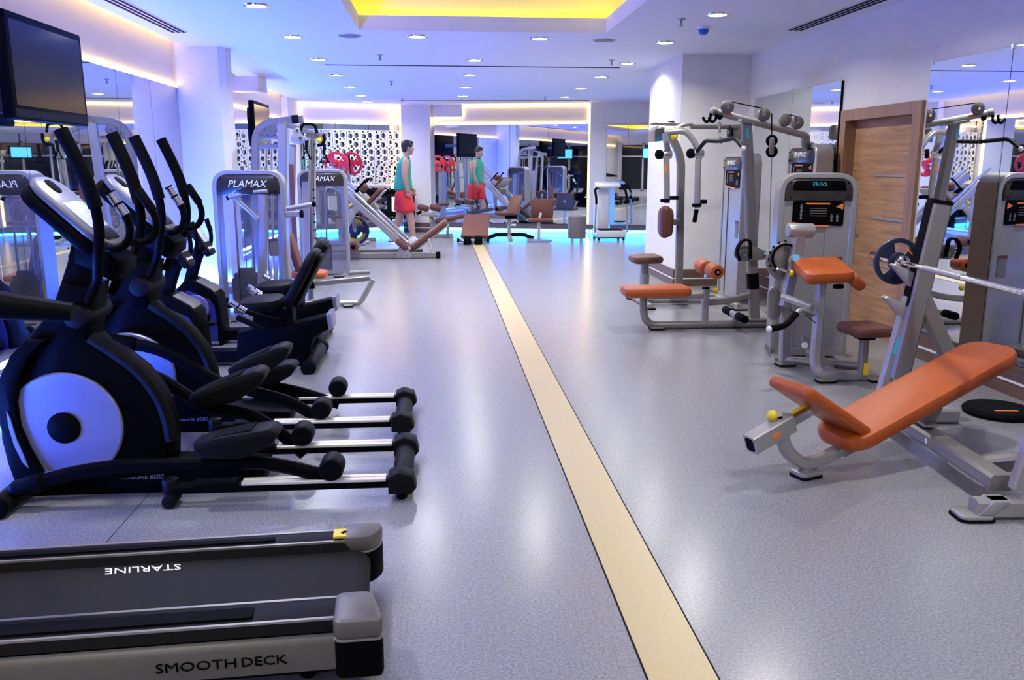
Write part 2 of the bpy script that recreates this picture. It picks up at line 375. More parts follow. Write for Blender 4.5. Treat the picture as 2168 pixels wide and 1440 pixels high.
skirt('baseboard_back_pillar', V((-.80, 18.47, 0)), V((-.20, 18.37, 0)), h=.2)
def raised(name, p, q, off, h0=.09, h=.19):
    return struct(name, facet('', p, q, h0, h, .03, '', off+.03), 'skirt')
raised('baseboard_back', B2, D, 0); raised('baseboard_back_left', A, B, 0); raised('baseboard_back_right', D, E2_, .06)
def strip(name, b, m, label, loc):
    t = thing(name, label, 'light', loc); part('strip', b, m, t); return t
strip('led_strip', facet('', B2+(D-B2)*.02, D, .045, .075, .02, '', .022), 'led_cyan', 'blue light strip under the skirting of the middle back mirror', (1.4, 18.1, .045))
strip('led_strip', facet('', A, B, .045, .075, .02, '', .022), 'led_cyan', 'blue light strip under the skirting behind the leg press', (-1.8, 18.3, .045))
strip('led_strip', facet('', D+(E2_-D)*.02, D+(E2_-D)*.62, .045, .075, .02, '', .085), 'led_cyan', 'blue light strip under the skirting behind the vibration plate', (3.7, 17.4, .045))
strip('led_strip', MB().bx(XL+.032, XL+.052, 1.8, 9.60, .145, .165), 'led_blue', 'blue light strip along the skirting of the left mirror wall', (XL+.04, 6.8, .145))
strip('led_strip', MB().bx(XL2+.03, XL2+.05, 10.0, 16.6, .145, .165), 'led_blue', 'blue light strip along the skirting past the left pillar', (XL2+.04, 13, .145))
strip('led_strip', MB().bx(-2.76, -2.34, 9.61, 9.628, .145, .165).bx(-2.245, -2.228, 9.72, 9.97, .145, .165), 'led_blue', 'blue light strip around the foot of the white left pillar', (-2.5, 9.6, .145))
lp = MB().bx(XL+.058, XL+.062, 4.3, 9.60, .14, .172); struct('light_shield_1', lp, 'silver'); lp = MB().bx(XL2+.058, XL2+.062, 10.0, 16.6, .14, .172); struct('light_shield_2', lp, 'silver')  # lips added to keep the blue strips' light off the floor and right wall
# warm coves
strip('led_strip', MB().bx(-2.658, -2.642, YF, 9.63, ZC+.102, ZC+.118), 'led_warm', 'warm light strip in the slot where the left wall meets the ceiling', (-2.65, 3, ZC+.102))
strip('led_strip', MB().bx(-2.808, -2.792, 13.2, 16.64, ZC+.102, ZC+.118), 'led_warm', 'warm light strip in the ceiling slot past the far television', (-2.80, 15, ZC+.102))
strip('led_strip', MB().bx(XL+.012, XL+.026, YF+.5, 9.62, 2.225, 2.24), 'led_warm', 'warm light strip on the top edge of the near left mirror', (XL+.02, 3, 2.225))
strip('led_strip', MB().bx(XL2+.012, XL2+.026, 10.0, 16.64, 2.225, 2.24), 'led_warm', 'warm light strip on the top edge of the far left mirror', (XL2+.02, 13, 2.225))
dl = (B-A).normalized(); dm = (D-B2).normalized()
s_ = facet('', A, B, ZC-.03, ZC-.015, .015, '', .02); b2 = facet('', A+dl*.02, A+dl*.035, 2.26, ZC-.03, .015, '', .02); s_.add(b2.v, b2.f)
b2 = facet('', A, B, 2.24, 2.256, .012, '', .02); s_.add(b2.v, b2.f)
strip('led_strip', s_, 'led_warm', 'warm light strip framing the fascia above the white lattice screen', (-1.8, 18.3, 2.24))
q0 = B2+dm*.10; qa = B2+dm*.72; q1 = D-dm*.03
s_ = facet('', qa, q1, ZC-.03, ZC-.018, .012, '', .02)
for f in (facet('', qa-dm*.012, qa, ZC-.25, ZC-.018, .012, '', .02), facet('', q0, qa, ZC-.262, ZC-.25, .012, '', .02), facet('', q0, q0+dm*.012, 2.24, ZC-.262, .012, '', .02), facet('', q1, q1+dm*.012, .22, ZC-.018, .012, '', .02), facet('', q0, q1, 2.235, 2.25, .012, '', .02)): s_.add(f.v, f.f)
strip('led_strip', s_, 'led_warm', 'warm light strip framing the stepped fascia above the middle back mirror', (1.4, 18.1, 2.24))
s_ = MB(); s_.bx(-.835, -.82, 18.5, 18.515, .25, ZC-.02); strip('led_strip', s_, 'led_warm', 'upright warm light strip at the left edge of the white back pillar', (-.83, 18.5, .25))
# stepped soffit box over the left part of the middle mirror
sb = facet('', B2, qa-dm*.012, ZC-.25, ZC, .05, '', .05); struct('trim_5', sb, 'wall')
# mirrors
def mirror(label, p, q, z0, z1, n, off=.03, clips=True, group=None):
    d = (q-p); L = d.length; dn = d/L; nn = V((dn.y, -dn.x, 0))
    t = thing('wall_mirror', label, 'mirror', V((*((p+q)/2).xy, z0)), group)
    for i in range(n):
        a = p+dn*(L*i/n+.003); b = p+dn*(L*(i+1)/n-.003); part('mirror_panel', facet('', a, b, z0, z1, .006, '', off), 'mirror', t)
    for i in range(n+1):
        a = p+dn*(min(max(L*i/n, .02), L-.02)); part('mirror_clip', MB().box(V((*(a+nn*(off+.004)).xy, z1)), (.02, .014, .03), dn, nn), 'chrome', t)
    bk = facet('', p, q, z0, z1, off-.007, '', off-.0065); part('backing', bk, 'charcoal', t); return t
mirror('tall seamed mirror on the near left wall behind the cross trainers', V((XL, 1.7, 0)), V((XL, 9.64, 0)), .2, 2.22, 9)
mirror('narrow mirror on the left wall beyond the white pillar', V((XL2, 10.0, 0)), V((XL2, 16.64, 0)), .2, 2.22, 7)
mirror('mirror behind the white lattice screen at the back left', A+dl*.02, B-dl*.02, .2, 2.235, 3)
mirror('mirror at the middle of the back wall reflecting the man', B2+dm*.10, D-dm*.05, .2, 2.23, 4)
d3 = (E2_-D).normalized(); n3 = V((d3.y, -d3.x, 0))
mirror('mirror at the back right reflecting dark windows', D+d3*.34+n3*.06, D+d3*1.2+n3*.06, .2, 2.2, 2)
mirror('two panel mirror on the right wall before the pillar', V((XR, 9.6, 0)), V((XR, 7.50, 0)), .22, 2.14, 2)
mirror('tall mirror on the right wall beside the wooden door', V((XR, 6.10, 0)), V((XR, 1.6, 0)), .22, 2.13, 5)
# door
dr = MB(); dr.bx(XR+.07, XR+.11, 6.29, 7.36, 0, 1.80); do = struct('door_1', dr, 'wood')
fr = MB(); fr.bx(XR-.03, XR+.08, 7.36, 7.46, 0, 1.79); fr.bx(XR-.03, XR+.08, 6.17, 6.29, 0, 1.79); fr.bx(XR-.03, XR+.08, 6.17, 7.46, 1.79, 1.88)
part('door_frame', fr, 'woodframe', do)
for z in (1.33, .98, .60): part('inlay_strip', MB().bx(XR+.064, XR+.07, 6.34, 6.95, z-.008, z+.008), 'silver', do)
hd = MB(); hd.cyl((XR+.07, 7.26, .86), (XR+.03, 7.26, .86), .012); hd.tube([(XR+.03, 7.26, .86), (XR+.028, 7.15, .87)], .011); hd.box((XR+.066, 7.26, .84), (.006, .05, .22)); part('door_handle', hd, 'silver', do)
# ceiling fittings
ORD = ['nearest', 'second', 'third', 'fourth', 'fifth', 'sixth', 'seventh', 'eighth']
def downlight(x, y, label, on=True):
    t = thing('downlight', label, 'light', (x, y, ZC), 'recessed downlights in the ceiling')
    part('trim_ring', MB().lathe((x, y, ZC-.012), (0, 0, 1), [(.075, 0.010), (.078, 0), (.100, .002), (.104, .012)], 24), 'chrome', t)
    part('lamp', MB().lathe((x, y, ZC-.010), (0, 0, 1), [(.0745, .0), (.0745, .008)], 20), 'lamp', t)
    lamp('downlight_lamp', 'AREA', (x, y, ZC-.02), (0, 0, -1), P_DOWN, DAY, .14, spread=math.radians(150))
rows = {'left': (-1.41, [7.18, 8.84, 10.67, 12.5, 14.35, 16.1, 17.6]), 'middle': (.43, [10.6, 12.35, 14.2, 16.05]), 'right': (2.31, [7.28, 8.95, 10.75, 12.45, 14.3, 16.1])}
for r, (x, ys) in rows.items():
    for i, y in enumerate(ys): downlight(x, y, 'round white recessed downlight, %s from the camera in the %s row of the ceiling' % (ORD[i], r))
downlight(-.20, 8.72, 'round recessed downlight under the left end of the yellow ceiling tray'); downlight(1.0, 8.76, 'round recessed downlight under the right end of the yellow ceiling tray')
for x in (-1.41, 2.31):
    for y in (5.4, 3.6, 1.8, -.2, -2.2): lamp('ceiling_lamp', 'AREA', (x, y, ZC-.02), (0, 0, -1), P_DOWN, DAY, .14, spread=math.radians(150))
def slot(label, p, q, n, w=.02, gap=.045):
    p, q = V(p), V(q); d = (q-p).normalized(); s = V((d.y, -d.x, 0)); t = thing('slot_diffuser', label, 'vent', (p+q)/2)
    W = gap*(n-1)+w+.03
    part('frame', MB().box((p+q)/2-V((0, 0, .002)), ((q-p).length+.03, W, .004), d, s), 'silver' if n > 1 else 'charcoal', t)
    for i in range(n): part('slot', MB().box((p+q)/2+s*(gap*(i-(n-1)/2))-V((0, 0, .005)), ((q-p).length, w, .003), d, s), 'rubber', t)
slot('triple slot air diffuser in the ceiling by the left cove light', (-2.47, 4.2, ZC), (-2.43, 8.65, ZC), 3, .022, .05)
slot('triple slot air diffuser in the ceiling at the upper right', (3.60-.25, 4.0, ZC), (3.55-.25, 8.05, ZC), 3, .022, .05)
slot('long thin linear slot across the ceiling beyond the tray', (-1.40, 11.25, ZC), (2.31, 11.27, ZC), 1, .025)
slot('short thin linear slot in the ceiling near the back wall', (-.74, 17.3, ZC), (2.9, 16.95, ZC), 1, .025)
def spk(x, y, label):
    t = thing('ceiling_speaker', label, 'speaker', (x, y, ZC)); part('rim', MB().lathe((x, y, ZC-.008), (0, 0, 1), [(.11, 0), (.118, .008)], 24), 'silver', t)
    part('grille', MB().lathe((x, y, ZC-.012), (0, 0, 1), [(.06, 0), (.10, .002), (.105, .012)], 24), 'stone', t)
spk(-.85, 8.74, 'round grey ceiling speaker left of the yellow tray corner'); spk(1.66, 8.85, 'round grey ceiling speaker below the right corner of the yellow tray')
def sprk(x, y, label):
    t = thing('sprinkler', label, 'sprinkler', (x, y, ZC)); part('rosette', MB().lathe((x, y, ZC-.012), (0, 0, 1), [(.02, 0), (.042, .012)], 16), 'silver', t)
    b = MB().cyl((x, y, ZC-.055), (x, y, ZC-.01), .009); b.cyl((x, y, ZC-.06), (x, y, ZC-.055), .022); part('sprinkler_head', b, 'steel', t)
for (x, y), l in zip(((-.66, 10.2), (2.08, 7.54), (2.06, 10.48), (-.71, 13.36), (1.95, 16.15), (-.69, 16.8)), ('left of the stripe just before the long ceiling slot', 'beside the blue detector on the right', 'at the right end of the long ceiling slot', 'midway down the ceiling on the left', 'far down the ceiling on the right', 'at the back end of the ceiling on the left')):
    sprk(x, y, 'small metal sprinkler head '+l)
t = thing('smoke_detector', 'blue capped smoke detector on the ceiling at upper right', 'detector', (2.40, 7.95, ZC)); part('base', MB().lathe((2.40, 7.95, ZC-.02), (0, 0, 1), [(.05, 0), (.055, .02)], 20), 'whitegloss', t); part('blue_cap', MB().lathe((2.40, 7.95, ZC-.07), (0, 0, 1), [(.02, 0), (.04, .012), (.05, .05)], 20), 'detblue', t)
solo('junction_box', MB().bx(XL2, -2.50, 12.8, 13.15, ZC-.2, ZC-.001), 'wall', 'white boxed duct on the left wall under the ceiling past the pillar', 'box')
# ---------------------------------------------------------------- left side: treadmill, cross trainers, recumbent bikes
def treadmill():
    R = Matrix.Translation((-.19, 2.125, 0)) @ Matrix.Rotation(math.radians(3.5), 4, 'Z')
    t = thing('treadmill', 'long black and silver treadmill in the foreground seen from its rear corner', 'treadmill', (-1.1, 2.35, 0))
    def X(): return MB(R)
    Wd = .635; N_ = -1.95
    b = X(); b.bx(N_, -.10, .03, Wd-.03, .05, .15); part('frame', b, 'black', t)
    b = X(); b.prism([(-.09, .0, .075), (-.09, .0, .150), (-.09, .012, .166), (-.09, .03, .166), (-.09, .03, .075)], (N_+.09, 0, 0)); sp = part('side_skirt', b, 'skirtmetal', t)
    b = X(); b.prism([(-.09, Wd, .075), (-.09, Wd, .166), (-.09, Wd-.03, .166), (-.09, Wd-.03, .075)], (N_+.09, 0, 0)); part('side_skirt', b, 'skirtmetal', t)
    for y0, y1 in ((.03, .165), (Wd-.115, Wd-.01)):
        b = X(); prof = [(y0, .17), (y0+.012, .197), (y0+.028, .203), (y1-.028, .208), (y1-.012, .204), (y1, .188), (y1, .17)]
        b.prism([(-.10, p, z) for p, z in prof], (N_+.10, 0, 0)); fr = part('foot_rail', b, 'charcoal', t)
        b = X(); b.bx(N_, -.34, y0+.035, y1-.045, .200, .2105); part('grip_tread', b, 'rubber', fr)
        b = X(); b.bx(N_, -.11, y1-.020, y1-.009, .199, .2085); b.bx(N_, -.11, y0+.012, y0+.022, .196, .2035); part('bright_edge', b, 'steel', fr, 'bright metal edge line')
    b = X(); prof = [(N_, .172), (-.075, .172)]+[(-.075+.045*math.sin(a), .127+.045*math.cos(a)) for a in [i*PI/8 for i in range(1, 9)]]+[(N_, .082)]
    b.prism([(x, .168, z) for x, z in prof], (0, Wd-.168-.118, 0)); bl = part('running_belt', b, 'beltfab', t)
    fx = lambda x, y, z: R @ V((x, y, z))
    r_ = (R.to_3x3() @ V((-1, 0, 0))); u_ = (R.to_3x3() @ V((0, -1, 0)))
    text(bl, 'STARLINE', fx(-.735, .478, .172), r_, u_, .235, 'white', shear=-.3, height=.040)
    for s, y0, y1, ym in ((0, -.012, .165, 1), (1, Wd+.012, Wd-.11, -1)):
        lo = min(y0, y1); hi = max(y0, y1)
        b = X(); P = fil([(-.12, lo, .045), (-.12, hi, .045), (-.015, hi, .045), (.015, lo+.03, .045), (.01, lo, .045)] if s == 0 else [(-.12, lo, .045), (-.12, hi, .045), (.01, hi, .045), (.01, lo+.06, .045), (-.03, lo, .045)], .03, 5, True)
        b.prism(P, (0, 0, .118), .012); ec = part('rear_cap', b, 'black', t)
        b = X(); b.prism([p+V((0, 0, .118)) for p in P], (0, 0, .055), .014); part('cap_cover', b, 'taupe', ec, 'taupe grey cover')
        b = X(); b.prism([p*1.0+V((0, 0, .112)) for p in P], (0, 0, .007), .002); part('cap_seam', b, 'steel', ec)
    b = X(); c0 = V((-.115, Wd-.065, .206)); b.bx(c0.x-.035, c0.x+.035, c0.y-.03, c0.y+.03, .209, .2165); ys = part('warning_sticker', b, 'yellow', t, 'yellow warning sticker')
    b = X(); b.prism([(c0.x-.004, c0.y-.012, .2167), (c0.x+.012, c0.y+.004, .2167), (c0.x, c0.y+.012, .2167), (c0.x-.012, c0.y, .2167)], (0, 0, .0012)); part('warning_mark', b, 'rubber', ys)
    text(sp, 'SMOOTH', fx(-.478, -.001, .118), -r_, (0, 0, 1), .205, 'black', height=.027); text(sp, 'DECK', fx(-.302, -.001, .118), -r_, (0, 0, 1), .118, 'black', height=.027)
    # motor hood, uprights, console, handrails (mostly beyond the left edge of the frame)
    b = X(); b.prism([(N_-.42, .02, .04), (N_+.02, .02, .04), (N_+.02, .02, .22), (N_-.05, .02, .26), (N_-.36, .02, .24), (N_-.42, .02, .18)], (0, Wd-.04, 0), .03); part('motor_hood', b, 'charcoal', t)
    for y in (.03, Wd-.03):
        b = X(); b.rt(fil([(N_-.05, y, .1), (N_-.12, y, .9), (N_-.15, y, 1.25)], .2), .06, .11); part('upright', b, 'charcoal', t)
        b = X(); P = [R @ V(p) for p in fil([(N_-.12, y, 1.15), (-1.62, y, 1.09), (-1.25, y, 1.02), (-.905, y, .975)], .25, 6)]
        m = MB(); m.tube(P, .043, 14, [.054]*(len(P)-3)+[.048, .042, .028]); h = part('handrail', m, 'black', t)
        m = MB(); m.tube([p+V((0, -.026, .046)) for p in P[4:-2]], .006, 6); part('bright_edge', m, 'steel', h)
    b = X(); b.slab((N_-.13, Wd/2, 1.22), (0, 1, 0), (.5, 0, .86), Wd+.05, .34, .08, .06, .02); part('console', b, 'charcoal', t)
    for x, y in ((-.20, .10), (-.20, Wd-.10), (N_-.3, .10), (N_-.3, Wd-.1)):
        b = X(); b.cyl((x, y-.02, .025), (x, y+.02, .025), .025, 12); part('foot_roller', b, 'rubber', t)
treadmill()

def elliptical(dy, dx, label, pose):
    """front-drive cross trainer; pixel traces of the near one are read on upright planes, then moved by dx, dy"""
    o = V((dx, dy, 0)); YC, YN, YG = 3.75, 3.51, 3.985
    t = thing('cross_trainer', label, 'cross trainer', V((-1.25, YC, 0))+o)
    def T(pts, Y): return [p+o for p in LY(pts, Y)]
    # shroud
    out = [(30, 1040), (10, 985), (-4, 930), (-6, 872), (2, 815), (22, 765), (52, 715), (84, 680), (108, 640), (122, 600), (196, 604), (190, 660), (186, 716), (205, 738), (245, 758), (290, 793), (325, 838), (345, 880), (356, 930), (356, 985), (330, 1012)]
    b = MB().prism(T(out, 3.64), (0, .22, 0), .035); sh = part('flywheel_housing', b, 'black', t)
    rim = T([(188, 716), (245, 752), (295, 790), (332, 838), (352, 885), (361, 935)], 3.63); b = MB().tube(fil([p+V((0, .02, 0)) for p in rim], .1), .030, 8); part('housing_rib', b, 'charcoal', sh)
    c = ay(137, 905, 3.62)+o; r = .238
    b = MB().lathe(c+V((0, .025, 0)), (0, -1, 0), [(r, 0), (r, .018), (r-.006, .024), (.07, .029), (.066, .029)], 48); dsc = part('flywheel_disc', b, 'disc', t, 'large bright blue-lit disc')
    b = MB().lathe(c-V((0, .0, 0)), (0, -1, 0), [(.068, 0), (.068, .012), (.055, .02), (.02, .024)], 28); part('crank_hub', b, 'black', t)
    edge = [(88, 1004), (60, 955), (38, 905), (30, 855), (38, 800), (60, 756), (92, 722)]
    Po = T(edge, 3.585); b = MB().prism(Po+[p+V((-.075, 0, .005)) for p in Po[::-1]], (0, .06, 0), .01); part('front_fairing', b, 'black', t)
    cr = [(13, 870), (18, 905), (30, 945), (48, 980), (60, 992), (50, 965), (34, 930), (22, 890)]
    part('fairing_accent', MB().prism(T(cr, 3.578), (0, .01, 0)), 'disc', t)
    # base
    b = MB(); b.prism(T([(26, 1062), (40, 1015), (110, 1010), (300, 985), (430, 985), (560, 990), (560, 1020), (430, 1040), (300, 1060), (110, 1075)], 3.66), (0, .20, 0), .015); bm = part('base_beam', b, 'black', t)
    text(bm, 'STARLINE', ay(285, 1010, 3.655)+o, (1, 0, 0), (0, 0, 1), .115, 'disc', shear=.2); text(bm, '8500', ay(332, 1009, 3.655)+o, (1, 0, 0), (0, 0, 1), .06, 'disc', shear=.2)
    for x, yy in ((-1.83, (3.43, 4.07)),):
        b = MB().cyl(o+V((x, yy[0], .045)), o+V((x, yy[1], .045)), .045, 16, bev=.01); st = part('front_stabilizer', b, 'charcoal', t)
        for q, s in ((yy[0], -1), (yy[1], 1)): part('end_cap', MB().cyl(o+V((x, q, .045)), o+V((x, q+s*.03, .045)), .05, 16, bev=.012), 'black', st)
    for Y, x0 in ((YN, -1.16), (YG, -1.16)):
        b = MB().rt([o+V((x0, Y, .075)), o+V((-.20, Y, .075))], .062, .035, (0, 0, 1)); rl = part('rail', b, 'black', t)
        xs = -.86 if Y == YN else -.80
        b = MB(); 
        for k in (-.019, .019): b.rt([o+V((xs, Y+k, .095)), o+V((-.255, Y+k, .095))], .030, .014, (0, 0, 1))
        b.bx(o.x+xs, o.x-.255, o.y+Y-.03, o.y+Y+.03, .089, .0935); part('rail_cover', b, 'railmetal', rl, 'bright metal track')
        b = MB().rt([o+V((x0+.1, Y, .088)), o+V((xs-.02, Y, .092))], .068, .03, (0, 0, 1)); part('rail_sleeve', b, 'black', rl)
        b = MB(); b.cyl(o+V((x0, Y-.05, .03)), o+V((x0, Y+.05, .03)), .03, 14, bev=.006); b.cyl(o+V((x0, Y, .05)), o+V((x0, Y, .12)), .034, 14, bev=.008); part('rail_mount', b, 'charcoal', t)
    b = MB(); b.cyl(o+V((-.19, YN-.02, .06)), o+V((-.19, YG+.02, .06)), .046, 16, bev=.008); rf = part('rear_stabilizer', b, 'charcoal', t)
    for Y in (YN, YG):
        b = MB(); b.prism([o+V(p) for p in [(-.245, Y-.055, .035), (-.15, Y-.055, .03), (-.125, Y-.055, .06), (-.14, Y-.055, .115), (-.20, Y-.055, .135), (-.245, Y-.055, .115)]], (0, .11, 0), .012); part('rail_end_cap', b, 'charcoal', rf)
        b = MB().cyl(o+V((-.19, Y, 0)), o+V((-.19, Y, .03)), .024, 12, bev=.005); part('levelling_foot', b, 'rubber', rf)
    # mast and console
    b = MB().prism(T([(92, 700), (112, 640), (138, 560), (150, 505), (215, 505), (205, 560), (186, 640), (186, 715)], 3.69), (0, .12, 0), .02); ms = part('mast', b, 'black', t)
    p0, p1 = ay(80, 378, YC)+o, ay(246, 520, YC)+o; u = (p1-p0).normalized(); v = V((0, 1, 0)); n = u.cross(v); n = -n if n.z < 0 else n
    L = (p1-p0).length; cc = (p0+p1)/2
    b = MB().slab(cc, u, V((0, 1, 0)) if u.cross(V((0, 1, 0))).z > 0 else V((0, -1, 0)), L, .27, .034, .10, .012, 8); co = part('console', b, 'console', t)
    b = MB().slab(cc-n*.048, u, V((0, 1, 0)) if u.cross(V((0, 1, 0))).z > 0 else V((0, -1, 0)), L+.012, .285, .06, .11, .02, 8); part('console_shell', b, 'black', co)
    vv = V((0, 1, 0)) if u.cross(V((0, 1, 0))).z > 0 else V((0, -1, 0))
    part('console_display', MB().slab(cc+u*(.03)+n*.018, u, vv, .15, .18, .004, .012, .001), 'lcd', co)
    part('console_vent', MB().slab(cc-u*(L*.34)+n*.018, u, vv, .075, .07, .006, .03, .002, 8), 'rubber', co)
    part('console_keys', MB().slab(cc+u*(L*.36)+n*.019, u, vv, .06, .15, .006, .02, .002), 'charcoal', co)
    b = MB().prism(T([(96, 420), (104, 440), (138, 480), (150, 520), (150, 560), (185, 575), (232, 600), (256, 578), (258, 552), (236, 536)], 3.64), (0, .22, 0), .04); part('console_neck', b, 'black', ms)
    # fixed handlebars with chrome pulse grips
    for Y, s in ((3.60, 0), (3.93, 1)):
        P = T([(200, 525), (228, 528), (254, 528), (272, 512), (277, 486), (268, 458), (233, 408)], 3.60); P = [p+V((0, Y-3.60, 0)) for p in P]; P = [V((P[0].x, 3.75+dy, P[0].z))]+P[1:]
        hb = part('handlebar', MB().tube(fil(P, .06), .016, 10), 'black', t)
        g0, g1 = P[-2], P[-1]; d = (g1-g0)
        if s == 0:
            for a, e in ((.04, .46), (.54, .96)): part('pulse_grip', MB().cyl(g0+d*a, g0+d*e, .0195, 14), 'chrome', hb, 'chrome pulse grip')
            for a in (-.01, .47, .96): part('grip_band', MB().cyl(g0+d*a, g0+d*(a+.06), .021, 14), 'black', hb)
        else: part('grip_sleeve', MB().cyl(g0, g1+d*.03, .021, 14, bev=.006), 'rubber', hb)
    # swinging arms
    for Y, q in ((YN+.01, pose['swing'][0]), (YG-.01, pose['swing'][1])):
        P = T([(128, 274), (158, 330), (184, 384), (203, 440), (212, 492), (206, 545), (186, 600), (165, 650)], YN+.01); P = [p+V((q*(p.z-.9), Y-YN-.01, 0)) for p in P]
        P[-1].y = P[-2].y = o.y+(3.62 if Y < YC else 3.88)
        ar = part('swing_arm', MB().tube(fil(P, .2), .021, 10), 'black', t)
        part('foam_grip', MB().tube(fil(P[:4], .2), .028, 12), 'rubber', ar)
    b = MB().cyl(o+V((-1.52, 3.60, .80)), o+V((-1.52, 3.90, .80)), .05, 16, bev=.01); part('arm_pivot', b, 'charcoal', t)
    # pedal arms, pedals, rollers
    for Y, pp, wheel, ped in pose['arms']:
        P = LY(pp, Y+dy if pose['abs'] else Y); 
        if not pose['abs']: P = [p+o for p in P]
        m = MB().rt(fil(P, .15, 6), .058, .044, (0, 1, 0), .3); pa = part('pedal_arm', m, 'black', t)
        w_ = P[-1]; rr = .052; wz = max(w_.z, .102+rr)
        wc = V((w_.x, w_.y, wz)); part('track_roller', MB().cyl(wc-V((0, .055, 0)), wc+V((0, .055, 0)), rr, 18, bev=.012), 'charcoal', pa)
        part('roller_cap', MB().cyl(wc-V((0, .062, 0)), wc-V((0, .05, 0)), rr*.86, 18), 'rubber', pa)
        part('arm_end', MB().slab(P[0], (P[1]-P[0]), (0, 1, 0), .16, .075, .075, .03, .025), 'black', pa)
        a, e = [q+(V() if pose['abs'] else o) for q in LY(ped, Y+dy if pose['abs'] else Y)]
        d = (e-a); du = d.normalized(); nn = du.cross(V((0, -1, 0))); nn = nn if nn.z > 0 else -nn
        Q = [a, a+nn*.03, a+d*.3+nn*.055, a+d*.75+nn*.075, e+nn*.085, e+du*.035+nn*.06, e+nn*.01, a+d*.6-nn*.045, a+d*.2-nn*.04]
        pd = part('pedal', MB().prism([p-V((0, .075, 0)) for p in fil(Q, .02, 3, True)], (0, .15, 0), .018), 'charcoal', pa)
        part('pedal_mat', MB().prism([p-V((0, .055, 0)) for p in [a+nn*.052+d*.25, a+nn*.056+d*.3, a+d*.75+nn*.081, a+d*.75+nn*.076]], (0, .11, 0)), 'rubber', pa)
    return t
elliptical(0, 0, 'black cross trainer with a big round disc, nearest the foreground treadmill', dict(swing=(0, .04), abs=False, arms=[
    (3.51, [(62, 1028), (150, 1002), (260, 985), (420, 984), (540, 978), (610, 988), (705, 1012)], None, [(418, 945), (582, 938)]),
    (3.985, [(262, 783), (330, 795), (395, 838), (450, 868), (520, 872), (580, 905), (645, 962)], None, [(410, 845), (560, 812)])]))
elliptical(.87, -.035, 'black cross trainer with a big round disc, second in line behind the nearest one', dict(swing=(.02, 0), abs=True, arms=[
    (3.55, [(258, 726), (330, 736), (400, 772), (460, 810), (540, 830), (610, 848), (683, 890)], None, [(490, 788), (612, 758)]),
    (3.985, [(330, 850), (400, 838), (480, 822), (560, 815), (640, 830), (718, 856)], None, [(520, 800), (622, 793)])]))

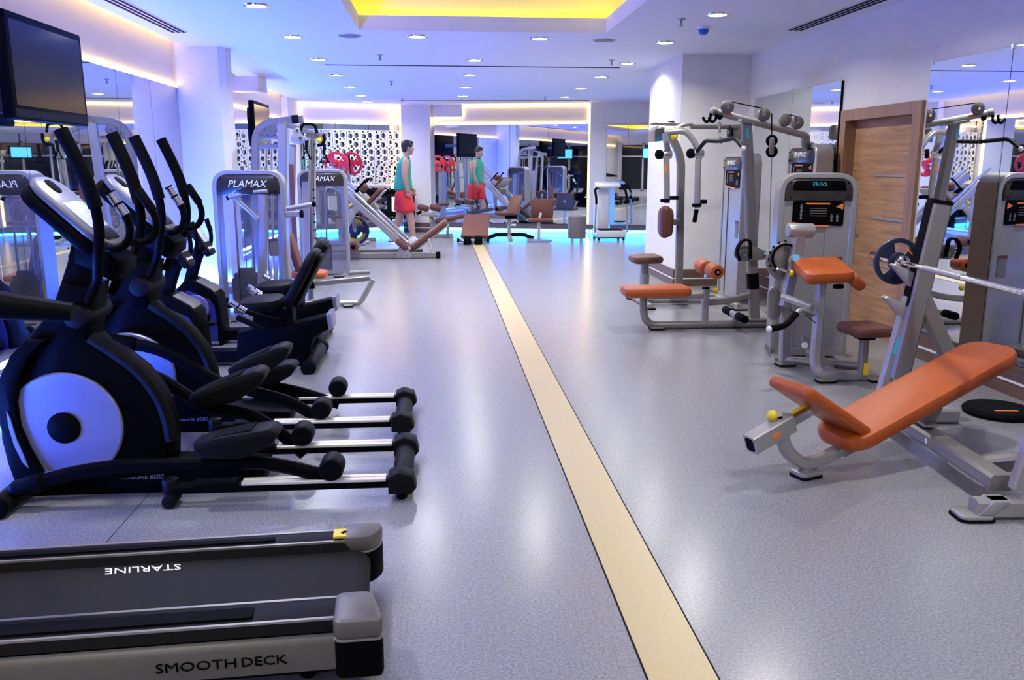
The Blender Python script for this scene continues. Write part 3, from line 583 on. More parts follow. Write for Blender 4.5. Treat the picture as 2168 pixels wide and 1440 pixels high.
def recumbent(off, label, name_text):
    """traces of the nearer bike"""
    o = V(off); YC = 6.15; t = thing('recumbent_bike', label, 'exercise bike', V((-1.5, YC, 0))+o)
    def T(pts, Y=YC): return [p+o for p in LY(pts, Y)]
    b = MB().prism(T([(302, 800), (296, 745), (304, 690), (314, 650), (340, 621), (365, 628), (402, 648), (417, 664), (424, 700), (431, 760), (432, 800)], 6.02), (0, .26, 0), .03); sh = part('front_shroud', b, 'black', t)
    part('side_panel', MB().prism(T([(312, 792), (306, 745), (312, 700), (322, 668), (345, 650), (398, 672), (410, 690), (418, 740), (420, 792)], 6.012), (0, .02, 0), .004), 'bluepanel', sh, 'dark blue side panel')
    part('shroud_cap', MB().prism(T([(360, 640), (366, 626), (404, 646), (418, 664), (410, 672), (398, 655)], 6.04), (0, .22, 0), .01), 'taupe', sh)
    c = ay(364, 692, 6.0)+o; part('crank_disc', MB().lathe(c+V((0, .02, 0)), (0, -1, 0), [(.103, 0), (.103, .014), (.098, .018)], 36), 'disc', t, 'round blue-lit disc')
    part('crank_axle', MB().cyl(c+V((0, .02, 0)), c-V((0, .03, 0)), .02, 14), 'black', t)
    part('crank_arm', MB().rt([c-V((0, .02, 0)), c+V((-.13, -.02, .045))], .02, .022), 'black', t)
    part('crank_arm', MB().rt([c+V((.0, .30, 0)), c+V((.15, .30, -.045))], .02, .022), 'black', t)
    for q in (V((-.13, -.07, .045)), V((.15, .36, -.045))):
        b = MB().box(c+q, (.10, .09, .025)); pd = part('pedal', b, 'charcoal', t)
        part('pedal_strap', MB().rt(fil([c+q+V((-.02, -.045, 0)), c+q+V((0, -.04, .07)), c+q+V((.0, .04, .07)), c+q+V((-.02, .045, 0))], .03), .004, .03, (1, 0, 0)), 'rubber', pd)
    text(sh, 'STARLINE '+name_text, ay(385, 775, 6.0)+o, (1, 0, 0), (0, 0, 1), .25, 'white', shear=.2)
    b = MB().rt([*T([(352, 630), (366, 575), (378, 545)])], .085, .075); ms = part('mast', b, 'black', t)
    p0, p1 = ay(362, 503, YC)+o, ay(400, 560, YC)+o; u = (p1-p0).normalized(); vv = V((0, 1, 0)) if u.cross(V((0, 1, 0))).z > 0 else V((0, -1, 0)); n = u.cross(vv); cc = (p0+p1)/2
    co = part('console', MB().slab(cc, u, vv, .26, .20, .055, .05, .015), 'charcoal', t)
    part('console_display', MB().slab(cc+n*.029-u*.04, u, vv, .12, .15, .004, .01, .001), 'lcd', co)
    for k in (-.05, 0, .05): part('console_key', MB().slab(cc+n*.029+u*.075+vv*k, u, vv, .02, .03, .005, .006, .001), 'white', co)
    for Y, s in ((-.21, 0), (.21, 1)):
        P = T([(352, 565), (368, 563), (383, 553), (386, 530), (384, 512), (373, 482)]); P = [P[0]]+[p+V((0, Y*(.7 if i == 0 else 1), 0)) for i, p in enumerate(P[1:])]
        hb = part('handlebar', MB().tube(fil(P, .05), .016, 8), 'black', t); part('foam_grip', MB().tube([P[-2], P[-1]], .02, 10), 'rubber', hb)
    # seat rail body
    b = MB().prism(T([(505, 790), (500, 742), (502, 705), (540, 697), (620, 688), (696, 668), (699, 696), (664, 716), (640, 790)], 6.05), (0, .20, 0), .02); part('seat_rail', b, 'black', t)
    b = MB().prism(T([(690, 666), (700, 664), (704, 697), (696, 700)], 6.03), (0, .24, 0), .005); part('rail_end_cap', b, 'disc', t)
    b = MB().bx(-2.05, -1.0, 6.08, 6.22, .03, .11); b.v = [p+o for p in b.v]; part('base_beam', b, 'black', t)
    for x in (-2.02, -.93):
        part('stabilizer', MB().cyl(o+V((x, 5.82, .045)), o+V((x, 6.48, .045)), .045, 16, bev=.008), 'charcoal', t)
        for yy in (5.82, 6.48): part('stabilizer_cap', MB().cyl(o+V((x, yy-.04, .045)), o+V((x, yy+.04, .045)), .052, 16, bev=.01), 'rubber', t)
    st = MB().prism([p+o for p in LY([(640, 712), (655, 714), (650, 775), (640, 790), (630, 770)], 6.1)], (0, .1, 0)); part('rear_strut', st, 'black', t)
    # seat
    pc = ay(556, 642, 6.15)+o; part('seat', MB().slab(pc+V((.0, 0, .0)), (1, 0, .06), (0, 1, 0), .30, .40, .085, .10, .035), 'blackpad', t)
    part('seat_carriage', MB().bx(pc.x-.05, pc.x+.22, pc.y-.08, pc.y+.08, pc.z-.17, pc.z-.03), 'black', t)
    q0, q1 = ay(612, 648, 6.15)+o, ay(672, 528, 6.15)+o; d = (q1-q0).normalized(); nn = V((0, 1, 0)).cross(d)
    bp = part('backrest', MB().slab((q0+q1)/2+nn*0, d, V((0, 1, 0)), (q1-q0).length, .40, .07, .13, .03), 'blackpad', t)
    part('backrest_frame', MB().slab((q0+q1)/2+V((.045, 0, -.015)), d, V((0, 1, 0)), (q1-q0).length*.9, .28, .03, .06, .01), 'black', bp)
    for k, s in ((-.30, 0), (.30, 1)):
        P = [V((p.x, 6.15+dyy, p.z))+o for p, dyy in zip(LY([(590, 690), (566, 676), (521, 660), (488, 640)], 5.85), (k*.3, k*.9, k, k))]
        hb = part('side_handle', MB().tube(fil(P, .05), .017, 10), 'black', t); d_ = P[-1]-P[-2]
        for a, e in ((.02, .46), (.54, .98)): part('pulse_grip', MB().cyl(P[-2]+d_*a, P[-2]+d_*e, .021, 14), 'chrome', hb, 'chrome pulse grip')
        P2 = [V((p.x, 6.15+k, p.z-.07))+o for p in LY([(560, 678), (500, 650)], 5.85)]; part('hand_grip', MB().tube(P2, .02, 10), 'rubber', hb)
recumbent((0, 0, 0), 'black recumbent bike with blue side panel, nearer of the two', 'DL 909Y')
recumbent((-.06, .80, 0), 'black recumbent bike with blue side panel, farther of the two, beside the first weight tower', 'DL 909Y')

def tv(name_label, x, y0, y1, z0, z1, xw, lit=None):
    t = thing('television', name_label, 'television', (x, (y0+y1)/2, z0)); ym = (y0+y1)/2
    part('body', MB().slab((x-.03, ym, (z0+z1)/2), (0, 1, 0), (0, 0, 1), y1-y0, z1-z0, .07, .02, .012), 'black', t)
    part('back_shell', MB().slab((x-.085, ym, (z0+z1)/2), (0, 1, 0), (0, 0, 1), (y1-y0)*.8, (z1-z0)*.75, .06, .05, .02), 'charcoal', t)
    part('screen', MB().bx(x+.004, x+.0065, y0+.045, y1-.045, z0+.085, z1-.045), 'tvscreen' if not lit else 'tvblue', t)
    part('screen_bezel', MB().bx(x+.004, x+.0075, y0+.02, y1-.02, z0+.018, z0+.065), 'charcoal', t)
    part('wall_bracket', MB().bx(xw, x-.1, ym-.04, ym+.04, (z0+z1)/2-.04, (z0+z1)/2+.04), 'steel', t)
tv('wall mounted flat television hanging in front of the near left mirror', -2.49, 5.38, 6.46, 1.68, 2.30, XL+.031)
tv('flat television seen edge-on beyond the white left pillar', -2.50, 12.1, 13.2, 1.62, 2.27, XL2+.031)
# ---------------------------------------------------------------- weight machines
def tower(t, pos, yaw, w, h, d, word, wm='white', plates=9, cap_h=.17, style=0, stack_x=0.0, wordw=.55, placard=False, sheet='acrylic', arch=.10):
    """selector tower standing on pos; its face looks along -Y turned by yaw"""
    R = Matrix.Translation(V(pos)) @ Matrix.Rotation(yaw, 4, 'Z'); R3 = R.to_3x3()
    X = lambda: MB(R)
    P = fil([(-w/2+.02, 0, .02), (-w/2+.02, 0, h-.02), (w/2-.02, 0, h-.02), (w/2-.02, 0, .02)], arch, 7)
    b = X(); b.X = None; b.rt([R @ p for p in P], .04, d, R3 @ V((0, 1, 0)), .15); part('tower_frame', b, 'silver', t)
    b = X(); Q = fil([(-w/2+.042, -d/2-.012, h-cap_h), (w/2-.042, -d/2-.012, h-cap_h), (w/2-.042, -d/2-.012, h-.045), (-w/2+.042, -d/2-.012, h-.045)], arch*.75, 6, True)[14 if False else 0:]
    lo = [V((-w/2+.042, -d/2-.012, h-cap_h)), V((w/2-.042, -d/2-.012, h-cap_h))]
    up = fil([(w/2-.042, -d/2-.012, h-cap_h), (w/2-.042, -d/2-.012, h-.042), (-w/2+.042, -d/2-.012, h-.042), (-w/2+.042, -d/2-.012, h-cap_h)], arch*.8, 7)
    b.prism(up, (0, d+.024, 0), .016); cp = part('tower_cap', b, 'capgrey', t)
    if style == 1:
        b = X(); b.prism(fil([(-w/2+.085, -d/2-.016, h-cap_h*.62), (w/2-.085, -d/2-.016, h-cap_h*.62), (w/2-.10, -d/2-.016, h-.055), (-w/2+.10, -d/2-.016, h-.055)], .02, 4, True), (0, .006, 0), .002); part('cap_window', b, 'black', cp)
    for sx in (-1, 1):
        for zz in (h-.07, h-cap_h+.025): part('cap_screw', X().cyl((sx*(w/2-.075), -d/2-.013, zz), (sx*(w/2-.075), -d/2-.018, zz), .006, 8), 'black', cp)
    text(cp, word, R @ V((0, -d/2-.0125, h-cap_h*(.55 if style == 0 else .40))), R3 @ V((1, 0, 0)), (0, 0, 1), w*wordw, wm, shear=.28 if style == 0 else 0, off=.006 if style else .001)
    # front sheet with upright seams, guide rods, stack
    x0, x1 = -w/2+.042, w/2-.042
    for i, (a, c_) in enumerate(((0, .26), (.26, .64), (.64, 1))):
        b = X(); xa, xb = x0+(x1-x0)*a+.002, x0+(x1-x0)*c_-.002; b.bx(xa, xb, -d/2+.012+(.01 if i == 1 else 0), -d/2+.018+(.01 if i == 1 else 0), .06, h-cap_h); part('shroud_sheet', b, sheet, t)
    for k in (-.07, .07): part('guide_rod', X().cyl((stack_x+k, .02, .06), (stack_x+k, .02, h-.06), .011, 8), 'chrome', t)
    part('lift_cable', X().cyl((stack_x, .02, .06+.045*plates), (stack_x, .02, h-.06), .004, 6), 'rubber', t)
    for i in range(plates):
        b = X(); ww = .26 if i < plates-2 else (.22 if i == plates-2 else .13); b.bx(stack_x-ww/2, stack_x+ww/2, -.035, .075, .07+i*.046, .07+i*.046+.042); part('stack_plate', b, 'charcoal', t)
    part('base_plate', X().bx(-w/2, w/2, -d/2, d/2, .015, .06), 'silver', t)
    part('rating_label', X().bx(w/2-.16, w/2-.075, -d/2+.008, -d/2+.0105, h*.44, h*.54), 'stone', t)
    part('rating_label', X().bx(w/2-.16, w/2-.075, -d/2+.006, -d/2+.0085, h*.54, h*.555), 'brown', t)
    for sx in (-1, 1):
        b = X(); b.bx(sx*(w/2-.05)-.04, sx*(w/2-.05)+.04, -d/2-.16, d/2+.02, .0, .022); part('foot', b, 'silver', t)
    if placard:
        zc = h-cap_h-.09
        b = X(); b.prism(fil([(-w/2+.10, -d/2+.004, zc+.088), (-w/2+.10, -d/2+.004, zc-.075), (w/2-.09, -d/2+.004, zc-.09), (w/2-.09, -d/2+.004, zc+.088)], .02, 3, True), (0, .006, 0)); pl = part('placard', b, 'black', t, 'black and orange exercise placard')
        xa, xb = -w/2+.10, w/2-.09
        b = X(); n = 10; arc = [(xa+(xb-xa)*.72*i/n, -.062-.022*math.sin(PI*.55*i/n)) for i in range(n+1)]
        b.prism([(x, -d/2+.0018, zc+z) for x, z in arc]+[(x, -d/2+.0018, zc+z-.012) for x, z in arc[::-1]], (0, .002, 0)); part('orange_band', b, 'orange', pl)
        for dx, dz in ((.06, .04), (.06, -.015), (xb-xa-.085, -.03), (xb-xa-.045, -.03)):
            b = X(); b.sph((xa+dx, -d/2+.003, zc+dz+.020), .006, (1, .3, 1), 8, 5); b.prism([(xa+dx-.010, -d/2+.0015, zc+dz+.013), (xa+dx+.010, -d/2+.0015, zc+dz+.013), (xa+dx+.006, -d/2+.0015, zc+dz-.005), (xa+dx+.009, -d/2+.0015, zc+dz-.028), (xa+dx-.007, -d/2+.0015, zc+dz-.028), (xa+dx-.004, -d/2+.0015, zc+dz-.005)], (0, .002, 0)); part('figure_print', b, 'stone', pl)
        for k in range(4): part('print_line', X().bx(xa+.12, xa+.24, -d/2+.0015, -d/2+.003, zc+.035-k*.018, zc+.04-k*.018), 'stone', pl)
        part('heading_print', X().bx(xa+.09, xa+.26, -d/2+.0015, -d/2+.003, zc+.065, zc+.076), 'orange', pl)
        part('corner_print', X().prism([(xb-.06, -d/2+.0015, zc+.05), (xb-.008, -d/2+.0015, zc+.075), (xb-.008, -d/2+.0015, zc+.03)], (0, .002, 0)), 'orange', pl)
    return R
def foot(t, p, sx=.10, sy=.07, z=0):
    p = V(p); b = MB().slab((p.x, p.y, z+.018), (1, 0, 0), (0, 1, 0), sx, sy, .014, .02, .003); f = part('foot_plate', b, 'steel', t); part('foot_pad', MB().slab((p.x, p.y, z+.0055), (1, 0, 0), (0, 1, 0), sx+.012, sy+.012, .011, .022, .003), 'rubber', f)
def tube(t, name, pts, r=.03, m='steel', f=.08, seg=12, **k): return part(name, MB().tube(fil(pts, f, 6), r, seg), m, t, **k)
def rect(t, name, pts, w, h, up=(0, 1, 0), m='steel', f=.06, **k): return part(name, MB().rt(fil(pts, f, 5), w, h, up), m, t, **k)
def pulley(t, c, ax_, r=.055, th=.03, m='stone', parent=None):
    c = V(c); a = V(ax_).normalized(); p = part('pulley', MB().lathe(c-a*th/2, a, [(r*.9, 0), (r, th*.15), (r*.86, th*.5), (r, th*.85), (r*.9, th)], 22), m, parent or t)
    part('pulley_bolt', MB().cyl(c-a*(th/2+.008), c+a*(th/2+.008), .012, 8), 'chrome', parent or t); return p
def roller(t, p, q, r, m='leather', name='roller_pad'):
    o = part(name, MB().cyl(p, q, r, 18, bev=.02), m, t); p, q = V(p), V(q); d = (q-p).normalized(); part('roller_end', MB().cyl(p-d*.006, q+d*.006, r*.45, 12), 'black', t); return o
# --- near left tower with chest press
t = thing('chest_press_machine', 'blue-lit weight tower with white lettering and tan seat, in front of the cable station', 'weight machine', (-1.7, 8.0, 0))
tower(t, (-1.715, 7.98, 0), math.radians(3), .62, 1.37, .24, 'PLAMAX', plates=9, stack_x=-.08, cap_h=.215, arch=.13)
b = MB().rt(fil(LY([(555, 412), (556, 690)], 7.72), .02), .075, .05, (0, 1, 0)); part('press_post', b, 'silver', t)
part('cross_handle', MB().cyl(*LY([(536, 407), (566, 404)], 7.70), .016, 10), 'silver', t)
part('press_arm', MB().rt(LY([(491, 412), (546, 463)], 7.66), .03, .05, (0, 1, 0)), 'silver', t)
hb = part('cross_handle', MB().cyl(*LY([(482, 419), (510, 412)], 7.64), .018, 10), 'silver', t); part('handle_cap', MB().cyl(*LY([(480, 419.5), (484, 418.5)], 7.64), .020, 10), 'black', t)
hb = part('press_handle', MB().cyl(*LY([(607, 442), (664, 432)], 7.9), .022, 12), 'silver', t); part('handle_cap', MB().cyl(*LY([(661, 432.6), (668, 431.4)], 7.9), .025, 12), 'black', t)
part('press_bracket', MB().rt(LY([(606, 454), (637, 452)], 7.9), .055, .06, (0, 1, 0)), 'silver', t); part('handle_cap', MB().cyl(*LY([(635, 453), (642, 452)], 7.9), .036, 12), 'black', t)
q0, q1 = ay(641, 590, 8.9), ay(612, 500, 8.9); d = (q1-q0).normalized(); part('back_pad', MB().slab((q0+q1)/2, d, (0, 1, 0), (q1-q0).length*1.15, .26, .07, .06, .025), 'brown', t)
pc = ay(656, 580, 8.9); part('seat', MB().slab(pc, (1, 0, -.03), (0, 1, 0), .36, .34, .07, .08, .028), 'leather', t)
tube(t, 'seat_post', [V((pc.x, 8.9, 0.05)), V((pc.x, 8.9, pc.z-.04))], .03)
rect(t, 'foot_frame', LY([(650, 602), (783, 589)], 8.75), .05, .04); part('tube_cap', MB().rt(LY([(655, 605), (666, 604)], 8.74), .062, .05), 'black', t)
P = fil([*LY([(790, 592), (764, 640), (742, 650), (640, 653)], 8.68)], .16, 6)
for p in P: p.z = max(p.z, .034)
part('floor_tube', MB().tube(P, .028, 12), 'silver', t); foot(t, (ay(738, 652, 8.66).x, 8.64, 0), .09, .09)
rect(t, 'base_tube', [V((pc.x, 8.1, .03)), V((pc.x, 8.95, .03))], .05, .05, (0, 0, 1))
# --- second left tower
t = thing('weight_tower_machine', 'blue-lit weight tower partly behind the cable station post', 'weight machine', (-1.6, 11.4, 0))
tower(t, (-1.52, 11.35, 0), math.radians(4), .62, 1.36, .26, 'PLAMAX', plates=9, stack_x=-.05, cap_h=.215, arch=.13)
b = MB(); tube(t, 'lever_foot', [V((-1.22, 11.2, .03)), V((-1.02, 11.25, .035)), V((-.96, 11.3, .03))], .025, 'steel'); foot(t, (-1.32, 11.02, 0), .12, .08)
# --- cable station
t = thing('cable_station', 'tall silver cable crossover frame with hanging stirrup handles on the left', 'cable machine', (-1.9, 10.1, 0))
YB = 10.1
part('arch_frame', MB().rt(fil([V((ay(541, 600, YB).x, YB, .02)), ay(541, 262, YB), ay(642, 252, YB)], .22, 8), .085, .07), 'steel', t)
part('main_post', MB().rt([V((ay(598, 600, YB-.15).x, YB-.15, .02)), ay(598, 262, YB-.15)], .095, .07, (0, 1, 0)), 'silver', t)
part('front_post', MB().rt([V((ay(620, 600, YB-.1).x, YB-.3, .02)), ay(620, 306, YB-.3)], .07, .07, (0, 1, 0)), 'silver', t)
part('post_inlay', MB().bx(ay(613, 400, YB-.3).x+.01, ay(627, 400, YB-.3).x-.01, YB-.345, YB-.335, .35, 1.42), 'brown', t)
part('rear_post', MB().rt([V((ay(647, 600, YB).x, YB+.1, .02)), ay(647, 385, YB+.1)], .08, .06, (0, 1, 0)), 'silver', t)
cp = part('slide_column', MB().cyl(V((ay(662, 600, YB-.2).x, YB-.25, .02)), ay(661, 292, YB-.25), .042, 16), 'chrome', t)
for k in range(12): part('column_hole', MB().cyl((ay(664, 400, YB-.29).x, YB-.298, .15+k*.09), (ay(664, 400, YB-.29).x, YB-.290, .15+k*.09), .010, 8), 'black', cp)
for x in (563, 574): part('guide_rod', MB().cyl(V((ay(x, 500, YB).x, YB, .06)), ay(x, 300, YB), .014, 8), 'chrome', t)
part('cross_beam', MB().rt(LY([(536, 291), (600, 291)], YB), .04, .05), 'steel', t); part('cross_beam', MB().rt(LY([(541, 310), (590, 310)], YB), .06, .05), 'steel', t)
part('top_beam', MB().rt(LY([(600, 262), (668, 284)], YB-.1), .05, .05), 'steel', t); part('top_block', MB().rt(LY([(619, 253), (632, 252)], YB-.03), .09, .09), 'charcoal', t)
part('front_beam', MB().rt(LY([(650, 285), (690, 288)], YB-.2), .07, .06), 'steel', t)
pb = part('pulley_bracket', MB().prism(fil(LY([(616, 302), (614, 290), (620, 284), (620, 275), (628, 268), (637, 276), (637, 284), (646, 292), (646, 302), (634, 306)], YB-.38), .03, 3, True), (0, .06, 0), .008), 'silver', t)
for x, y in ((629, 276), (636, 292)): part('bracket_bolt', MB().cyl(ay(x, y, YB-.40), ay(x, y, YB-.36), .016, 10), 'chrome', pb)
pulley(t, ay(574, 276, YB-.02), (0, 1, 0), .065); pulley(t, ay(555, 285, YB-.02), (0, 1, 0), .05)
part('pull_up_grip', MB().tube(fil(LY([(636, 280), (640, 262), (660, 263), (667, 266), (671, 282)], YB-.35), .05), .016, 8), 'rubber', t)
part('curved_handle', MB().tube(fil(LY([(672, 308), (684, 306), (687, 295), (685, 284)], YB-.3), .06), .018, 8), 'rubber', t)
part('adjuster_knob', MB().sph(ay(677, 297, YB-.3), .03), 'yellow', t, 'yellow adjuster knob')
for x0, yy in ((649, 318), (687, 325)):
    A_ = [(x0, yy-20), (x0-1, yy)]; part('handle_strap', MB().rt(LY(A_, YB-.4), .03, .02), 'rubber', t)
    part('stirrup_handle', MB().tube(LY([(x0-1, yy), (x0-9, yy+19), (x0+9, yy+19)], YB-.4), .019, 8, closed=True), 'rubber', t)
part('base_beam', MB().rt([V((ay(541, 600, YB).x, YB, .03)), V((ay(664, 600, YB).x, YB, .03))], .06, .06, (0, 0, 1)), 'steel', t)
part('base_beam', MB().rt([V((ay(598, 600, YB).x, YB-.32, .03)), V((ay(598, 600, YB).x, YB+.15, .03))], .06, .06, (0, 0, 1)), 'steel', t)
# --- leg press
t = thing('leg_press_machine', 'silver leg press with sloping rails and brown pads, beside the walking man', 'leg press', (-1.0, 13.4, 0))
Y0, Y1 = 13.15, 13.75
for Y in (Y0, Y1):
    rl = LY([(688, 372), (866, 531)], Y0); off = V((0, Y-Y0, 0))
    part('slide_rail', MB().rt([p+off for p in rl], .10, .06), 'silver', t); part('guide_tube', MB().cyl(rl[0]+off+V((.03, 0, .12)), rl[1]+off+V((-.02, 0, .12)), .028, 12), 'chrome', t)
part('base_runner', MB().rt([V((-2.1, Y0, .05)), V((-.08, Y0, .05))], .09, .06), 'steel', t); part('base_runner', MB().rt([V((-2.1, Y1, .05)), V((-.3, Y1, .05))], .09, .06), 'steel', t)
part('tube_cap', MB().rt([V((-.09, Y0, .05)), V((-.02, Y0, .05))], .10, .07), 'rubber', t)
part('gusset_plate', MB().prism(fil(LY([(838, 547), (845, 520), (868, 533), (872, 547)], Y0-.05), .03, 3, True), (0, .03, 0), .005), 'silver', t)
for x, y in ((848, 541), (862, 541)): part('gusset_bolt', MB().cyl(ay(x, y, Y0-.07), ay(x, y, Y0-.04), .014, 8), 'chrome', t)
q0, q1 = ay(870, 526, Y0+.3), ay(946, 468, Y0+.3); d = (q1-q0).normalized(); n_ = V((0, 1, 0)).cross(d); n_ = n_ if n_.z > 0 else -n_
bp = part('back_pad', MB().slab((q0+q1)/2, d, (0, 1, 0), (q1-q0).length, .48, .08, .05, .028), 'brown', t); part('pad_board', MB().slab((q0+q1)/2-n_*.055, d, (0, 1, 0), (q1-q0).length*.97, .42, .025, .03, .006), 'silver', bp)
part('back_strut', MB().rt([ay(907, 505, Y0+.1), ay(917, 538, Y0)], .05, .05), 'steel', t)
a_ = ay(852, 516, Y0+.1); part('seat_roll', MB().slab(a_, (.7, 0, -.6), (0, 1, 0), .22, .40, .10, .05, .04), 'brown', t)
q0, q1 = ay(778, 432, Y0+.3), ay(803, 405, Y0+.3); d = (q1-q0).normalized(); fp = part('foot_plate', MB().slab((q0+q1)/2, d, (0, 1, 0), .42, .55, .06, .05, .02), 'brown', t); part('plate_board', MB().slab((q0+q1)/2+V((.045, 0, -.035)), d, (0, 1, 0), .42, .56, .02, .04, .006), 'silver', fp)
a_ = ay(765, 424, Y0+.3); part('shoulder_pad', MB().slab(a_, (.6, 0, -.5), (0, 1, 0), .20, .42, .12, .05, .045), 'brown', t)
a_ = ay(770, 398, Y0+.25); part('head_pad', MB().slab(a_, (.3, 0, .6), (0, 1, 0), .14, .30, .09, .04, .035), 'brown', t)
part('carriage', MB().prism(LY([(742, 420), (770, 410), (800, 440), (792, 462), (760, 440)], Y0+.1), (0, .4, 0), .02), 'steel', t)
for k in (0, .35): part('push_handle', MB().tube([p+V((0, k, 0)) for p in fil(LY([(748, 410), (772, 384), (779, 379)], Y0+.05), .05)], .018, 8), 'black', t)
part('link_arm', MB().rt(fil(LY([(757, 440), (730, 470), (737, 528)], Y0-.1), .06), .09, .05), 'silver', t)
part('link_plate', MB().prism(fil(LY([(718, 462), (745, 440), (752, 455), (735, 490), (722, 500)], Y0-.15), .04, 3, True), (0, .04, 0), .008), 'silver', t)
c_ = ay(750, 521, Y0-.1); roller(t, c_-V((0, .15, 0)), c_+V((0, .15, 0)), .075, 'brown')
part('yellow_tag', MB().prism(LY([(737, 434), (744, 429), (746, 434), (740, 438)], Y0-.07), (0, .02, 0)), 'yellow', t)
def wplate(name, c, ax_, r, m, label, cat, group=None, accent='orange', holes=True):
    c = V(c); a = V(ax_).normalized(); e = a.orthogonal().normalized(); f = a.cross(e); th = r*.2
    t = thing(name, label, cat, c, group)
    b = MB().lathe(c-a*th/2, a, [(r*.80, 0), (r*.97, 0), (r, th*.2), (r, th*.8), (r*.97, th), (r*.80, th), (r*.80, 0)], 36); part('rim', b, m, t)
    part('hub', MB().lathe(c-a*th*.45, a, [(.027, 0), (r*.34, 0), (r*.40, th*.15), (r*.40, th*.75), (r*.34, th*.9), (.027, th*.9), (.027, 0)], 24), m, t)
    for k in range(3):
        an = k*2*PI/3+.5; d = e*math.cos(an)+f*math.sin(an); s = a.cross(d)
        part('spoke', MB().prism([c-a*th*.32+d*r*.3+s*r*.16, c-a*th*.32+d*r*.85+s*r*.52, c-a*th*.32+d*r*.9, c-a*th*.32+d*r*.85-s*r*.52, c-a*th*.32+d*r*.3-s*r*.16], a*th*.64, r*.02), m, t)
    part('print_mark', MB().slab(c-a*(th*.46)+e*r*.62, e, f, r*.06, r*.42, th*.06, r*.02, .0005), accent, t); return t
lp_ = wplate('weight_plate', ay(752, 488, Y0+.90), (.15, 1, 0), .235, 'bluerub', 'dark plate with yellow face behind the sloping rails of the leg press', 'weight plate', accent='yellow')
part('yellow_face', MB().lathe(ay(752, 488, Y0+.865), (.15, -1, 0), [(.13, 0), (.19, 0), (.19, .012), (.13, .012), (.13, 0)], 30), 'yellow', lp_)
part('plate_peg', MB().cyl(ay(752, 488, Y0+.55), ay(752, 488, Y0+.95), .024, 12), 'chrome', t); part('peg_arm', MB().rt([ay(752, 488, Y0+.60), V((ay(752, 488, Y0+.6).x-.1, Y1, ay(752, 400, Y1).z))], .06, .05), 'steel', t)
# --- upright bar rack with red plates
t = thing('barbell_rack', 'pale upright rack carrying red plates in front of the lattice screen', 'rack', (-1.6, 15.5, 0))
ba, bb_ = ay(706, 349, 14.95), ay(750, 346, 16.05); bd = (bb_-ba).normalized()
for k in (.42, .64):
    p = ba.lerp(bb_, k); part('upright', MB().rt([V((p.x, p.y, .02)), p-V((0, 0, .03))], .10, .07, (0, 1, 0)), 'silver', t); part('bar_hook', MB().prism([p+V(q) for q in ((-.055, -.03, -.17), (.055, -.03, -.17), (.055, -.03, .17), (.03, -.03, .17), (.03, -.03, -.026), (-.055, -.03, -.026))], (0, .06, 0), .004), 'black', t)
p, q = ba.lerp(bb_, .38), ba.lerp(bb_, .68); part('rack_base', MB().rt([V((p.x, p.y, .03)), V((q.x, q.y, .03))], .08, .06, (0, 0, 1)), 'silver', t)
for k in (.42, .64): p = ba.lerp(bb_, k); part('rack_foot', MB().rt([V((p.x-.35, p.y, .03)), V((p.x+.35, p.y, .03))], .07, .06, (0, 0, 1)), 'silver', t)
bb = thing('barbell', 'steel bar lying across the rack with the red plates', 'barbell', ba.lerp(bb_, .5)); part('bar', MB().cyl(ba, bb_, .024, 12), 'chrome', bb)
wplate('weight_plate', ba.lerp(bb_, .14), bd, .22, 'red', 'red weight plate on the near end of the barbell left of the man', 'weight plate', 'red plates', 'white')
wplate('weight_plate', ba.lerp(bb_, .86), bd, .21, 'red', 'red weight plate on the far end of the barbell, half hidden by the black hook', 'weight plate', 'red plates', 'white')
